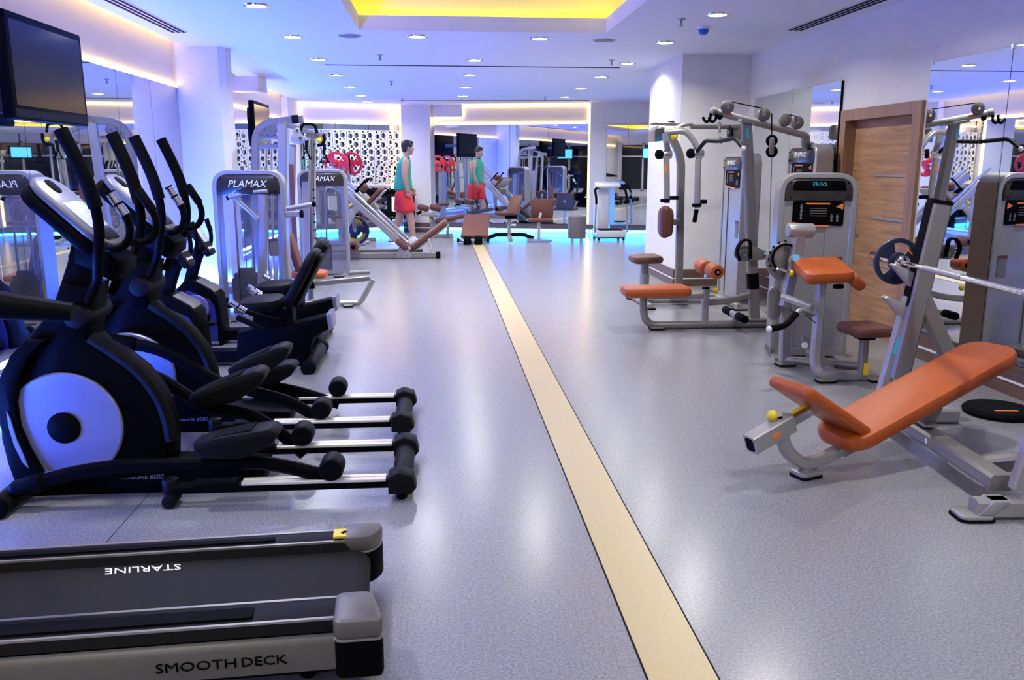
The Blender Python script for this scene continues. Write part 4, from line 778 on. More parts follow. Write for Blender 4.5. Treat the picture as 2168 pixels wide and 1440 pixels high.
# --- lattice screens on the back left mirror
def lattice():
    t = thing('lattice_screen', 'white perforated screen of round holes across the back left wall', 'screen', (A+B)/2+V((0, 0, 1.0)))
    W, Hh = .285, 1.12; rnd = random.Random(4); C = []
    for rmin, rmax, tries in ((.048, .056, 60), (.030, .042, 400), (.018, .026, 900), (.009, .014, 2500)):
        for _ in range(tries):
            r = rnd.uniform(rmin, rmax); x = rnd.uniform(r+.008, W-r-.008); y = rnd.uniform(r+.012, Hh-r-.012)
            if all((x-a)**2+(y-b)**2 > (r+q+.009)**2 for a, b, q in C): C.append((x, y, r))
    cu = bpy.data.curves.new('screen_panel', 'CURVE'); cu.dimensions = '2D'; cu.fill_mode = 'BOTH'; cu.extrude = .006
    def poly(pts):
        s = cu.splines.new('POLY'); s.points.add(len(pts)-1); s.use_cyclic_u = True
        for p, q in zip(s.points, pts): p.co = (q[0], q[1], 0, 1)
    poly([(0, 0), (W, 0), (W, Hh), (0, Hh)])
    for x, y, r in C:
        n = 14 if r > .03 else 8; poly([(x+r*math.cos(2*PI*i/n), y+r*math.sin(2*PI*i/n)) for i in range(n)])
    tmp = bpy.data.objects.new('tmp', cu); COL.objects.link(tmp); bpy.context.view_layer.update()
    me = bpy.data.meshes.new_from_object(tmp.evaluated_get(bpy.context.evaluated_depsgraph_get())); bpy.data.objects.remove(tmp)
    me.materials.clear(); me.materials.append(M['lattice'])
    d = (B-A).normalized(); n = V((d.y, -d.x, 0)); L = (B-A).length; k = int(L/(W+.012)); o0 = ROOT[t.name]
    for i in range(k):
        o = bpy.data.objects.new('screen_panel', me); COL.objects.link(o); o.parent = t
        p = A+d*(.06+i*(W+.012))+n*.10+V((0, 0, 1.0))-o0
        o.matrix_local = Matrix(((d.x, 0, n.x, p.x), (d.y, 0, n.y, p.y), (0, 1, 0, p.z), (0, 0, 0, 1)))
    for z in (1.0, 2.12): part('screen_rail', facet('', A+d*.05, B-d*.05, z-.02, z, .03, '', .11), 'lattice', t)
    for i in (0, 2, 4, 6): 
        p = A+d*(.06+i*(W+.012)); part('wall_standoff', MB().cyl(p+n*.03+V((0, 0, 1.01)), p+n*.09+V((0, 0, 1.01)), .012, 8), 'chrome', t)
lattice()
# ---------------------------------------------------------------- right side machines
t = thing('pec_fly_machine', 'silver pec fly machine with hanging arms and brown pads beside the right pillar', 'weight machine', (2.6, 8.5, 0))
tower(t, (3.12, 8.78, 0), -PI/2, .62, 1.53, .20, 'PLAMAX', plates=8, placard=True, sheet='silver', stack_x=0, wordw=.42)
YF_ = 8.45
part('cross_foot', MB().rt([az(1337, 632)+V((0, 0, .03)), az(1378, 656)+V((0, 0, .03))], .055, .05, (0, 0, 1)), 'silver', t); foot(t, az(1337, 633), .09, .1); foot(t, az(1376, 654), .09, .12)
xs = az(1357, 643); part('base_beam', MB().tube([xs+V((0, 0, .035)), V((2.95, 8.55, .035))], .03, 10), 'silver', t)
part('cross_foot', MB().rt([V((2.95, 8.15, .03)), V((2.95, 8.85, .03))], .055, .05, (0, 0, 1)), 'silver', t); foot(t, (2.95, 8.13), .12, .1)
sp_ = ay(1364, 600, 8.5); tube(t, 'seat_post', [V((sp_.x, 8.5, .04)), V((sp_.x, 8.5, ay(1367, 556, 8.5).z))], .042, 'steel'); part('seat_tube', MB().cyl((sp_.x, 8.5, .2), (sp_.x, 8.5, .33), .05, 12), 'silver', t)
sc_ = ay(1367, 548, 8.5); part('seat', MB().slab(sc_, (1, 0, .02), (0, 1, 0), .31, .34, .075, .07, .03), 'brown', t)
part('upright', MB().rt(fil([V((ay(1438, 600, 8.55).x, 8.55, .03)), ay(1442, 330, 8.55), ay(1414, 276, 8.55)], .12, 6), .075, .07), 'steel', t)
part('base_flange', MB().lathe((ay(1438, 600, 8.55).x, 8.55, .05), (0, 0, 1), [(.09, 0), (.09, .015), (.06, .02)], 18), 'silver', t)
part('pad_bracket', MB().rt(LY([(1416, 470), (1440, 470)], 8.5), .06, .05), 'steel', t)
part('back_pad', MB().slab(ay(1409, 470, 8.5), (0, 0, 1), (0, 1, 0), .30, .30, .11, .09, .045), 'brown', t)
hub = part('hub_housing', MB().prism(LY([(1386, 276), (1386, 300), (1408, 298), (1408, 270), (1396, 266)], 8.4), (0, .3, 0), .015), 'steel', t)
part('hub_label', MB().prism(LY([(1388, 290), (1388, 299), (1403, 297), (1403, 288)], 8.395), (0, .004, 0)), 'cyan', hub)
for Y, xa, xb, yy in ((8.25, 1383, 1424, 262), (8.6, 1400, 1465, 264)): part('cam_plate', MB().slab(ay((xa+xb)/2, yy, Y), (1, 0, 0), (0, 1, 0), .22, .18, .02, .05, .005), 'steel', t)
part('cam_bolt', MB().cyl(ay(1421, 262, 8.4), ay(1421, 256, 8.4), .03, 10), 'black', t)
part('adjuster_knob', MB().sph(ay(1428, 289, 8.3), .036), 'yellow', t, 'yellow knob')
part('fly_arm', MB().tube(fil(LY([(1408, 282), (1410, 300), (1415, 325), (1411, 335), (1412, 430)], 8.2), .06), .030, 12), 'silver', t)
part('fly_arm', MB().tube(fil(LY([(1412, 280), (1450, 276), (1468, 296), (1482, 325), (1478, 340), (1476, 440)], 8.05), .14, 7), .030, 12), 'silver', t)
for x, y, Y in ((1411, 327, 8.2), (1478, 325, 8.05)):
    c = ay(x, y, Y); part('joint_sleeve', MB().cyl(c-V((.06, 0, 0)), c+V((.05, 0, 0)), .042, 14, bev=.006), 'chrome', t); part('joint_cap', MB().cyl(c-V((.09, .02, 0)), c-V((.055, 0, 0)), .046, 14, bev=.008), 'black', t)
part('long_sticker', MB().prism(LY([(1408, 350), (1408, 367), (1413, 367), (1413, 350)], 8.167), (0, .004, 0)), 'orange', t)
for x, y, Y in ((1408, 424, 8.2), (1475, 434, 8.05)): part('arm_collar', MB().cyl(ay(x, y-3, Y), ay(x, y+4, Y), .048, 12, bev=.008), 'black', t)
for x0, x1, y, Y in ((1414, 1436, 419, 8.2), (1482, 1496, 427, 8.05)): part('hand_grip', MB().cyl(ay(x0, y, Y), ay(x1, y, Y), .020, 10), 'rubber', t)
part('hand_grip', MB().cyl(ay(1475, 443, 8.05), ay(1470, 471, 8.05), .022, 10, bev=.006), 'rubber', t)
part('arm_pad', MB().slab(ay(1408, 470, 8.15), (0, 0, 1), (0, 1, 0), .31, .10, .10, .045, .04), 'brown', t)
part('cable_boom', MB().cyl(ay(1462, 268, 8.5), ay(1562, 269, 8.6), .024, 12), 'steel', t); part('boom_bracket', MB().tube(fil(LY([(1430, 272), (1447, 264), (1466, 263)], 8.45), .05), .018, 8), 'steel', t)
pb = part('pulley_housing', MB().prism(fil(LY([(1551, 264), (1573, 262), (1573, 296), (1551, 296)], 8.6), .04, 3, True), (0, .10, 0), .01), 'steel', t); pulley(t, ay(1546, 280, 8.55), (1, 0, 0), .07, .03, 'charcoal')

t = thing('lat_pulldown_machine', 'silver lat pulldown machine with long tan seat and black pull bar', 'weight machine', (2.5, 7.2, 0))
tower(t, (3.37, 7.70, 0), -PI/2, .64, 1.60, .16, 'PLAMAX', plates=9, placard=True, sheet='silver', wordw=.42)
YL = 7.22
P = fil([ay(1362, 627, YL), V((ay(1364, 680, YL).x, YL, .034)), V((3.0, YL, .034))], .22, 8); part('floor_tube', MB().tube(P, .034, 12), 'steel', t)
foot(t, (ay(1390, 697, YL).x, YL, 0), .12, .12); foot(t, (ay(1690, 640, 7.5).x-.05, 7.35, 0), .14, .12)
part('base_link', MB().tube([V((3.0, YL, .034)), V((3.3, 7.5, .034))], .03, 10), 'steel', t)
sc_ = ay(1388, 616, YL); part('seat', MB().slab(sc_, (1, 0, .01), (0, 1, 0), .59, .30, .085, .07, .035), 'leather', t)
part('seat_beam', MB().rt(LY([(1372, 628), (1495, 625)], YL), .05, .05), 'silver', t)
tp = ay(1494, 625, YL); part('thigh_post', MB().rt([V((tp.x, YL, .04)), V((tp.x, YL, ay(1494, 612, YL).z))], .055, .06, (0, 1, 0)), 'silver', t)
part('inner_post', MB().cyl(V((tp.x, YL, .45)), V((tp.x+.005, YL, ay(1494, 566, YL).z)), .022, 10), 'chrome', t); part('post_collar', MB().cyl(V((tp.x, YL, ay(1494, 612, YL).z)), V((tp.x, YL, ay(1494, 608, YL).z)), .034, 12), 'black', t)
c_ = V((ay(1500, 572, YL).x, YL, ay(1500, 569, YL).z)); part('roller_axle', MB().cyl(c_-V((0, .26, 0)), c_+V((0, .26, 0)), .014, 8), 'chrome', t)
roller(t, c_-V((0, .25, 0)), c_-V((0, .05, 0)), .062); roller(t, c_+V((0, .05, 0)), c_+V((0, .25, 0)), .062)
part('adjuster_stem', MB().cyl(ay(1500, 617, YL), ay(1510, 617, YL), .014, 8), 'chrome', t); part('adjuster_knob', MB().sph(ay(1514, 616, YL), .027), 'yellow', t, 'yellow knob')
part('brace_beam', MB().rt(fil(LY([(1497, 640), (1540, 637), (1588, 625)], YL), .1), .055, .05), 'steel', t)
up0, up1 = ay(1597, 686, YL+.03), ay(1580, 256, YL+.03); ur = part('upright', MB().rt([up0, up1], .085, .075, (0, 1, 0)), 'steel', t)
part('rubber_wrap', MB().rt([ay(1594.5, 611, YL+.03), ay(1593.2, 578, YL+.03)], .092, .082, (0, 1, 0)), 'rubber', t)
part('cyan_sticker', MB().rt([ay(1583, 293, YL-.012), ay(1582, 272, YL-.012)], .024, .006, (0, 1, 0)), 'cyan', ur)
part('base_flange', MB().slab(V((up0.x, YL+.03, .075)), (1, 0, 0), (0, 1, 0), .2, .14, .016, .03, .004), 'silver', t)
bm0, bm1 = ay(1510, 236, YL), ay(1706, 287, YL+.30); bm_ = part('top_boom', MB().cyl(bm0, bm1, .030, 14, bev=.006), 'silver', t)
part('boom_tip', MB().cyl(bm0-(bm1-bm0).normalized()*.02, bm0+(bm1-bm0).normalized()*.03, .036, 14, bev=.008), 'steel', bm_)
dd = (bm1-bm0).normalized(); part('orange_print', MB().box(bm0+dd*.14+V((0, -.029, .008)), (.11, .006, .02), dd, V((0, 1, 0))), 'orange', bm_)
part('boom_saddle', MB().box(ay(1580, 258, YL), (.14, .10, .02), dd, V((0, 1, 0))), 'silver', t)
part('tower_neck', MB().tube(fil([bm1, bm1+V((.01, .03, -.08)), V((3.36, 7.66, 1.58))], .04), .04, 12), 'steel', t)
for x, y, k in ((1540, 227, .0), (1617, 243, .12), (1662, 254, .2), (1688, 260, .26)): pulley(t, ay(x, y, YL+k), (0, 1, 0), .056, .026)
part('cable', MB().tube([ay(1541, 214, YL), ay(1617, 230, YL+.12)], .005, 6), 'rubber', t); part('cable', MB().tube([ay(1663, 241, YL+.2), ay(1688, 247, YL+.26)], .005, 6), 'rubber', t); part('cable', MB().tube([ay(1634, 240, YL+.12), ay(1634, 300, YL+.12)], .005, 6), 'rubber', t); part('cable', MB().tube([ay(1634, 330, YL+.12), ay(1628, 530, YL+.12)], .005, 6), 'chrome', t)
for x in (1501, 1513): part('bar_hook', MB().tube(fil([ay(x+4, 240, YL-.05), ay(x+2, 255, YL-.05), ay(x-7, 259, YL-.05), ay(x-13, 248, YL-.05)], .04), .012, 8), 'rubber', t)
part('cable_ball', MB().sph(ay(1524, 247, YL), .026), 'rubber', t)
for i in range(5): part('chain_link', MB().tube([ay(1523.5, 255+i*7.2, YL)+V((.012*math.cos(a), .012*math.sin(a)*(i % 2), .022*math.sin(a))) if False else ay(1523.5, 256+i*7.2, YL)+(V((.010*math.cos(a), 0, .020*math.sin(a))) if i % 2 else V((0, .010*math.cos(a), .020*math.sin(a)))) for a in [k*PI/4 for k in range(8)]], .004, 6, closed=True), 'chrome', t)
c_ = ay(1524, 299, YL); part('bar_eye', MB().cyl(c_-V((0, 0, .02)), c_+V((0, 0, .035)), .016, 10), 'chrome', t)
pbp = [c_+V((-.01, .62, -.08)), c_+V((0, .40, .015)), c_+V((0, 0, 0)), c_+V((0, -.38, .015)), c_+V((.01, -.56, -.07))]
pb = part('pull_bar', MB().tube(fil(pbp, .06), .018, 12), 'charcoal', t)
for p in (pbp[0], pbp[-1]): part('bar_end', MB().sph(p, .021), 'whitegloss', pb)
for y in (298, 321): pulley(t, ay(1634, y, YL+.12), (0, 1, 0), .05, .03, 'rubber')
part('pulley_link', MB().slab(ay(1634, 309, YL+.09), (0, 0, 1), (1, 0, 0), .15, .045, .01, .02, .003), 'steel', t)
gp = part('low_pulley_plate', MB().prism(fil(LY([(1552, 540), (1562, 522), (1590, 520), (1612, 527), (1628, 536), (1622, 550), (1590, 552), (1565, 553)], YL-.06), .04, 3, True), (0, .02, 0), .004), 'steel', t); pulley(t, ay(1576, 540, YL-.08), (0, 1, 0), .055, .03)
for x, y in ((1621, 537), (1554, 533)): part('plate_bolt', MB().cyl(ay(x, y, YL-.09), ay(x, y, YL-.05), .013, 8), 'chrome', gp)
part('ankle_strap', MB().rt(fil(LY([(1566, 552), (1558, 528), (1572, 508), (1588, 508), (1589, 548)], YL-.12), .06), .018, .05), 'rubber', t)
c_ = V((ay(1556, 668, YL).x, YL, ay(1556, 666, YL).z)); part('footrest_post', MB().rt([V((c_.x, YL, .04)), c_], .04, .05, (0, 1, 0)), 'silver', t); part('footrest_bar', MB().cyl(c_-V((0, .1, 0)), c_+V((0, .1, 0)), .028, 12), 'silver', t)
for s in (-1, 1): part('footrest_grip', MB().cyl(c_+V((0, s*.08, 0)), c_+V((0, s*.26, 0)), .036, 14, bev=.008), 'rubber', t)

t = thing('preacher_curl_machine', 'silver arm curl machine with tan elbow pad in front of the wooden door', 'weight machine', (2.7, 5.7, 0))
tower(t, (2.745, 6.13, 0), math.radians(-12), .55, 1.36, .22, 'ERGO', 'cyan', plates=9, cap_h=.20, style=1, placard=True, sheet='silver', wordw=.17, arch=.13)
YP = 5.65
part('lever_arm', MB().rt(LY([(1694, 495), (1662, 648)], YP), .075, .06), 'silver', t); c_ = ay(1690, 487, YP)
part('counterweight', MB().cyl(c_-V((.075, 0, 0)), c_+V((.105, 0, -.005)), .048, 18, bev=.008), 'silver', t)
cc = ay(1648, 556, YP+.05); part('cam_plate', MB().prism(fil(LY([(1622, 545), (1640, 520), (1668, 512), (1678, 530), (1676, 570), (1652, 600), (1635, 585), (1622, 565)], YP+.05), .06, 4, True), (0, .02, 0), .004), 'steel', t)
part('cam_ring', MB().lathe(ay(1661, 545, YP+.02), (0, -1, 0), [(.082, 0), (.098, 0), (.098, .02), (.082, .02), (.082, 0)], 30), 'rubber', t)
for k in range(7):
    a = PI*.5+k*.42; part('cam_hole', MB().cyl(ay(1661, 545, YP+.052)+V((.112*math.cos(a), 0, .112*math.sin(a))), ay(1661, 545, YP+.045)+V((.112*math.cos(a), 0, .112*math.sin(a))), .008, 8), 'rubber', t)
part('pivot_plate', MB().prism(fil(LY([(1668, 562), (1672, 545), (1684, 537), (1698, 543), (1707, 552), (1700, 560)], YP-.05), .03, 3, True), (0, .02, 0), .004), 'silver', t); part('pivot_bolt', MB().cyl(ay(1685, 547, YP-.08), ay(1685, 547, YP-.04), .024, 14), 'chrome', t)
part('pin_stem', MB().cyl(ay(1646, 568, YP-.08), ay(1672, 577, YP-.08), .011, 8), 'chrome', t); part('pin_knob', MB().cyl(ay(1671, 577, YP-.08), ay(1679, 579, YP-.08), .022, 12, bev=.005), 'yellow', t, 'yellow pin knob')
part('counter_plate', MB().prism(fil(LY([(1627, 672), (1627, 620), (1634, 608), (1646, 608), (1656, 625), (1655, 665), (1645, 678), (1633, 678)], YP+.1), .04, 4, True), (0, .03, 0), .004), 'steel', t)
part('swing_tube', MB().cyl(ay(1657, 628, YP-.1), ay(1720, 651, YP-.35), .024, 12), 'silver', t)
part('curl_bar', MB().tube(fil(LY([(1716, 640, 5.35), (1724, 668, 5.33), (1712, 660, 5.3), (1694, 655, 5.28), (1682, 668, 5.25), (1662, 690, 5.2), (1630, 697, 5.15)], 5.3), .03), .016, 10), 'silver', t)
part('hand_grip', MB().tube(fil(LY([(1686, 664, 5.255), (1662, 690, 5.2), (1630, 697, 5.15)], 5.3), .04), .021, 10), 'rubber', t); part('grip_end', MB().sph(ay(1629, 697, 5.15), .021), 'whitegloss', t)
part('hand_guard', MB().slab(ay(1681, 662, 5.27), (.8, .2, -.6), (0, 1, .2), .09, .05, .006, .02, .001), 'charcoal', t); part('hand_guard', MB().slab(ay(1716, 675, 5.3), (.8, .2, -.6), (0, 1, .2), .10, .05, .006, .02, .001), 'charcoal', t)
# elbow pad: a slab whose right side folds down
q = [az(1676, 572, .68), az(1742, 549, .70), az(1806, 562, .70), az(1760, 602, .68)]
zc = .665; p0 = ay(1752, 576, 5.45)
part('elbow_pad', MB().slab(p0+V((-.035, 0, .012)), (.97, -.0, .04), (0.12, .95, .16), .34, .40, .085, .06, .035), 'leather', t)
part('elbow_pad_lip', MB().slab(p0+V((.165, .02, -.03)), (.72, 0, -.62), (.12, .95, .16), .14, .36, .08, .045, .035), 'leather', t)
part('pad_post', MB().rt(fil([ay(1738, 600, 5.4), ay(1725, 770, 5.36), V((ay(1735, 806, 5.33).x, 5.33, .036)), V((ay(1850, 800, 5.31).x, 5.31, .036))], .16, 6), .06, .06), 'silver', t)
foot(t, (ay(1745, 806, 5.32).x, 5.3, 0), .12, .09); foot(t, (ay(1852, 802, 5.31).x, 5.29, 0), .10, .08)
part('pad_stem', MB().cyl(ay(1775, 603, 5.4), ay(1775, 610, 5.4), .035, 12), 'rubber', t)
fl = ay(1660, 765, 5.8); part('front_post', MB().rt([V((fl.x, 5.8, .02)), ay(1664, 640, 5.8)], .07, .06, (0, 1, 0)), 'silver', t); foot(t, (fl.x, 5.78, 0), .12, .10)
part('base_beam', MB().tube([V((fl.x, 5.8, .04)), V((fl.x+.45, 5.55, .04))], .03, 10), 'silver', t)
part('gusset', MB().prism(LY([(1735, 745), (1768, 775), (1735, 778)], 5.42), (0, .02, 0)), 'silver', t); part('gusset', MB().prism(LY([(1698, 708), (1740, 735), (1736, 745), (1700, 722)], 5.6), (0, .02, 0)), 'silver', t); part('stop_knob', MB().cyl(ay(1704, 731, 5.5), ay(1704, 731, 5.44), .022, 14, bev=.006), 'whitegloss', t)
part('base_beam', MB().rt([V((2.62, 5.33, .036)), V((2.72, 6.0, .036))], .055, .055, (0, 0, 1)), 'silver', t)
sc_ = ay(1832, 697, 5.3); part('seat', MB().slab(sc_, (1, .1, 0), (-.1, 1, 0), .29, .30, .07, .06, .028), 'brown', t)
part('seat_plate', MB().box(sc_-V((0, 0, .05)), (.10, .10, .03)), 'black', t); part('seat_post', MB().rt([V((sc_.x, 5.3, .03)), sc_-V((0, 0, .05))], .05, .06, (0, 1, 0)), 'steel', t); part('yellow_sticker', MB().bx(sc_.x-.006, sc_.x+.026, 5.262, 5.268, .05, .13), 'yellow', t, 'yellow sticker')
part('base_beam', MB().rt([V((ay(1850, 800, 5.31).x-.1, 5.31, .036)), V((sc_.x+.02, 5.31, .036))], .06, .06, (0, 0, 1)), 'silver', t)

# --- incline bench press
t = thing('incline_bench_press', 'orange padded incline bench press in the right foreground', 'bench', (2.0, 3.7, 0))
AX = V((math.cos(math.radians(20)), math.sin(math.radians(20)), 0)); SD = V((-AX.y, AX.x, 0)); P0 = V((1.66, 3.61, 0))
def on(x, y, s=0.0): return ap(x, y, P0+SD*s, SD)
lo, hi = on(1772, 928), on(2106, 744); d = (hi-lo).normalized(); W_ = .30
nn = d.cross(SD); nn = nn if nn.z > 0 else -nn
part('back_pad', MB().slab((lo+hi)/2, d, SD if d.cross(SD).z > 0 else -SD, (hi-lo).length+.06, W_, .075, .10, .022, 7), 'leather', t, 'long orange back pad')
part('pad_beam', MB().rt([lo-nn*.07+d*.02, hi-nn*.07-d*.35], .07, .05, SD), 'steel', t)
s0, s1 = on(1672, 818), on(1796, 902); ds = (s1-s0).normalized(); part('seat_pad', MB().slab((s0+s1)/2, ds, SD if ds.cross(SD).z > 0 else -SD, (s1-s0).length+.03, .26, .055, .03, .02), 'leather', t, 'small tilted seat pad')
r0, r1, r2 = on(1588, 942), on(1672, 893), on(1722, 862)
sl = part('seat_sleeve', MB().rt([r0, r1], .085, .075, SD, .08), 'silver', t); part('sleeve_bore', MB().rt([r0-(r1-r0)*.005, r0+(r1-r0)*.01], .065, .055, SD), 'rubber', sl)
dr_ = (r1-r0).normalized(); nr = dr_.cross(SD); nr = nr if nr.z > 0 else -nr
part('orange_print', MB().box((r0+r1)/2-SD*.0385+dr_*.0, (.045, .003, .018), dr_, SD), 'orange', sl); part('sleeve_hole', MB().cyl(r1-dr_*.045+nr*.044, r1-dr_*.045+nr*.040, .012, 10), 'rubber', sl)
part('seat_slide', MB().rt([r1-dr_*.05, r2], .055, .05, SD), 'chrome', t); part('slide_scale', MB().box((r1+r2)/2+nr*.03, ((r2-r1).length*.8, .02, .002), dr_, SD), 'yellow', t, 'yellow scale strip')
part('sleeve_knob', MB().sph(r1-dr_*.07+nr*.06+SD*.02, .026), 'yellow', t, 'yellow knob'); part('knob_stem', MB().cyl(r1-dr_*.07+nr*.03+SD*.02, r1-dr_*.07+nr*.06+SD*.02, .010, 8), 'chrome', t)
rt_ = fil([r0*.25+r1*.75-nr*.03, on(1664, 955), on(1700, 985), on(1740, 972), lo-nn*.07+d*.08], .14, 7); part('front_leg', MB().rt(rt_, .055, .05, SD), 'silver', t)
ft = az(1706, 1008); part('leg_stub', MB().rt([V((ft.x, ft.y, .03)), on(1704, 985)], .06, .05, SD), 'silver', t); 
part('foot_plate', MB().slab(V((ft.x, ft.y, .02)), AX, SD, .12, .10, .02, .025, .004), 'silver', t); part('foot_pad', MB().slab(V((ft.x, ft.y, .006)), AX, SD, .13, .11, .012, .028, .003), 'rubber', t)
# rack: floor beam, two leaning uprights with hooks, braces
f0, f1 = V((2.20, 3.10, 0)), V((2.30, 4.40, 0)); fd = (f1-f0).normalized(); fn = V((fd.y, -fd.x, 0))
part('floor_beam', MB().rt([f0+fd*.1+V((0, 0, .11))+fn*.12, f1-fd*.05+V((0, 0, .11))+fn*.12], .10, .07, (0, 0, 1)), 'steel', t)
mid = f0+fd*.80+fn*.12; part('pad_post', MB().rt([V((mid.x, mid.y, .16)), (lo*.42+hi*.58)-nn*.10], .07, .08, SD), 'steel', t); part('post_flange', MB().slab(V((mid.x, mid.y, .166)), fd, fn, .18, .07, .012, .01, .002), 'silver', t)
for k in (.66, .92): part('beam_bolt', MB().cyl(V((*(f0+fd*k+fn*.075).xy, .11)), V((*(f0+fd*k+fn*.07).xy, .11)), .014, 10), 'chrome', t)
part('white_label', MB().box(V((*(f0+fd*.30+fn*.083).xy, .10)), (.06, .002, .025), fd, fn), 'white', t)
def side_frame(off, near):
    F1 = lambda x, y: ap(x, y, f1, fd)+off
    a0, a1 = F1(1900, 800), F1(1990, 432); a0.z = max(a0.z, .06)
    up = part('rack_upright', MB().rt([a0, a1], .11, .085, fd), 'steel', t)
    dv = (a1-a0).normalized(); part('upright_cap', MB().rt([a1-dv*.001, a1+dv*.02], .114, .09, fd), 'rubber', up); nv = dv.cross(fd); nv = nv if nv.x < 0 else -nv
    part('upright_liner', MB().rt([a0.lerp(a1, .42)+nv*.058, a1+nv*.058], .006, .07, fd), 'rubber', up)
    b0, b1 = F1(1862, 850), F1(1924, 628); b0.z = max(b0.z, .03); fl_ = part('front_strut', MB().rt([b0, b1], .06, .05, fd), 'silver', t)
    part('blue_sticker', MB().rt([b0.lerp(b1, .46)-fd*.027, b0.lerp(b1, .64)-fd*.027], .022, .004, fd), 'cyan', fl_, 'bright blue sticker')
    for k in (.40, .585):
        p = a0.lerp(a1, k)+nv*.055; part('bar_hook', MB().prism([q-fd*.03 for q in [p-dv*.06, p+nv*.05-dv*.02, p+nv*.13+dv*.045, p+nv*.115+dv*.055, p+nv*.03+dv*.03, p+dv*.02]], fd*.06, .006), 'silver', up)
    c0, c1 = F1(1948, 620), F1(2040, 830); c1.z = max(c1.z, .06); part('rear_brace', MB().rt([c0, c1], .085, .07, fd), 'steel', t)
    e0, e1 = F1(1897, 745), F1(1930, 850); part('short_brace', MB().rt([e0, V((e1.x, e1.y, .05))], .055, .05, fd), 'silver', t)
    x0 = min(b0.x, a0.x); part('side_skid', MB().rt([V((*(f1+off).xy, .045))-fn*.05, V((*(f1+off).xy, .045))+fn*.56], .07, .08, (0, 0, 1)), 'silver', t)
    p = f1+off-fn*(.05 if near else .10); part('foot_plate', MB().slab(V((p.x, p.y, .018)), fn, fd, .14, .12, .016, .03, .004), 'silver', t); part('foot_pad', MB().slab(V((p.x, p.y, .006)), fn, fd, .15, .13, .011, .032, .003), 'rubber', t)
    part('toe_ramp', MB().prism([p-fd*.045+V((0, 0, .026)), p+fn*.06-fd*.045+V((0, 0, .026)), p+fn*.13-fd*.045+V((0, 0, .085)), p+fn*.06-fd*.045+V((0, 0, .085))], fd*.09, .004), 'silver', t)
    return a0, a1, nv, dv
A0, A1, NV, DV = side_frame(V((0, 0, 0)), False)
NEAR = f0-f1
side_frame(NEAR, True)
part('frame_tie', MB().rt([f0+V((0, 0, .09))+fn*.12+fd*.35, V((*(f0+fn*.6).xy, .30))], .07, .06, fd), 'steel', t)
# barbell resting on the upper hooks
hk = A0.lerp(A1, .585)+NV*.088+DV*.062
fd = -NEAR.normalized()
bar = thing('barbell', 'chrome barbell resting on the hooks of the incline bench press', 'barbell', hk)
e0, e1 = hk+fd*.46, hk-fd*2.0
part('bar_shaft', MB().cyl(hk+fd*.14, hk-fd*1.75, .014, 14), 'chrome', bar); part('bar_sleeve', MB().cyl(hk+fd*.10, e0, .025, 16, bev=.004), 'chrome', bar); part('bar_sleeve', MB().cyl(hk-fd*1.70, e1, .025, 16, bev=.004), 'chrome', bar)
part('knurled_grip', MB().cyl(hk-fd*.18, hk-fd*.55, .0165, 14), 'silver', bar); part('knurled_grip', MB().cyl(hk-fd*1.05, hk-fd*1.45, .0165, 14), 'silver', bar)
part('sleeve_collar', MB().lathe(hk+fd*.06, fd, [(.028, 0), (.038, .006), (.038, .025), (.028, .032)], 20), 'chrome', bar)
wplate('weight_plate', hk+fd*.14, fd, .13, 'bluerub', 'navy tri-grip weight plate on the barbell of the incline bench press', 'weight plate')
# plate lying on the floor
pc = az(2112, 876); c_ = V((pc.x, pc.y, .028)); 
tp_ = thing('weight_plate', 'black weight plate lying flat on the floor against the right skirting', 'weight plate', (pc.x, pc.y, 0))
part('disc', MB().lathe((pc.x, pc.y, 0), (0, 0, 1), [(.15, 0), (.185, .006), (.19, .022), (.175, .04), (.13, .046), (.09, .048), (.03, .044)], 40), 'rubber', tp_); part('print_mark', MB().slab((pc.x-.02, pc.y-.10, .0475), (1, -.1, 0), (0, 1, 0), .13, .018, .003, .004, .0005), 'orange', tp_)
# ---------------------------------------------------------------- the back of the room
t = thing('hyperextension_bench', 'hyperextension bench with twin brown hip pads right of the man', 'bench', (-.2, 17.0, 0)); Yb = 17.0
for x in (896, 922): part('hip_pad', MB().slab(ay(x, 440, Yb), (1, 0, -.25), (0, 1, 0), .24, .22, .12, .06, .05), 'brown', t)
part('pad_rail', MB().rt(LY([(892, 453), (932, 456)], Yb), .06, .3), 'silver', t); part('hand_grip', MB().cyl(ay(882, 453, Yb), ay(893, 448, Yb), .03, 10), 'rubber', t)
part('main_post', MB().rt(fil([*LY([(912, 456), (918, 480)], Yb), V((ay(908, 500, Yb).x, Yb, .04))], .1), .08, .07), 'silver', t); part('main_post', MB().rt([ay(930, 456, Yb), V((ay(920, 480, Yb).x, Yb, .45))], .06, .06), 'silver', t)
part('bench_pad', MB().slab(ay(952, 463, Yb), (1, 0, .20), (0, 1, 0), .60, .28, .08, .06, .03), 'brown', t); part('pad_beam', MB().rt(LY([(922, 470), (980, 460)], Yb), .05, .06), 'silver', t)
part('support_post', MB().rt([ay(948, 470, Yb), V((ay(948, 500, Yb).x, Yb, .04))], .06, .06, (0, 1, 0)), 'silver', t); part('adjuster_knob', MB().sph(ay(912, 466, Yb-.05), .035), 'yellow', t)
part('floor_beam', MB().rt([V((ay(905, 500, Yb).x, Yb, .035)), V((ay(960, 500, Yb).x, Yb, .035))], .06, .07, (0, 0, 1)), 'silver', t)
for x in (908, 955): part('floor_foot', MB().rt([V((ay(x, 500, Yb).x, Yb-.25, .03)), V((ay(x, 500, Yb).x, Yb+.25, .03))], .06, .06, (0, 0, 1)), 'silver', t)
t = thing('abdominal_bench', 'sloping brown sit-up board with black foot rollers at the end of the stripe', 'bench', (.55, 16.0, 0)); Yb = 15.95
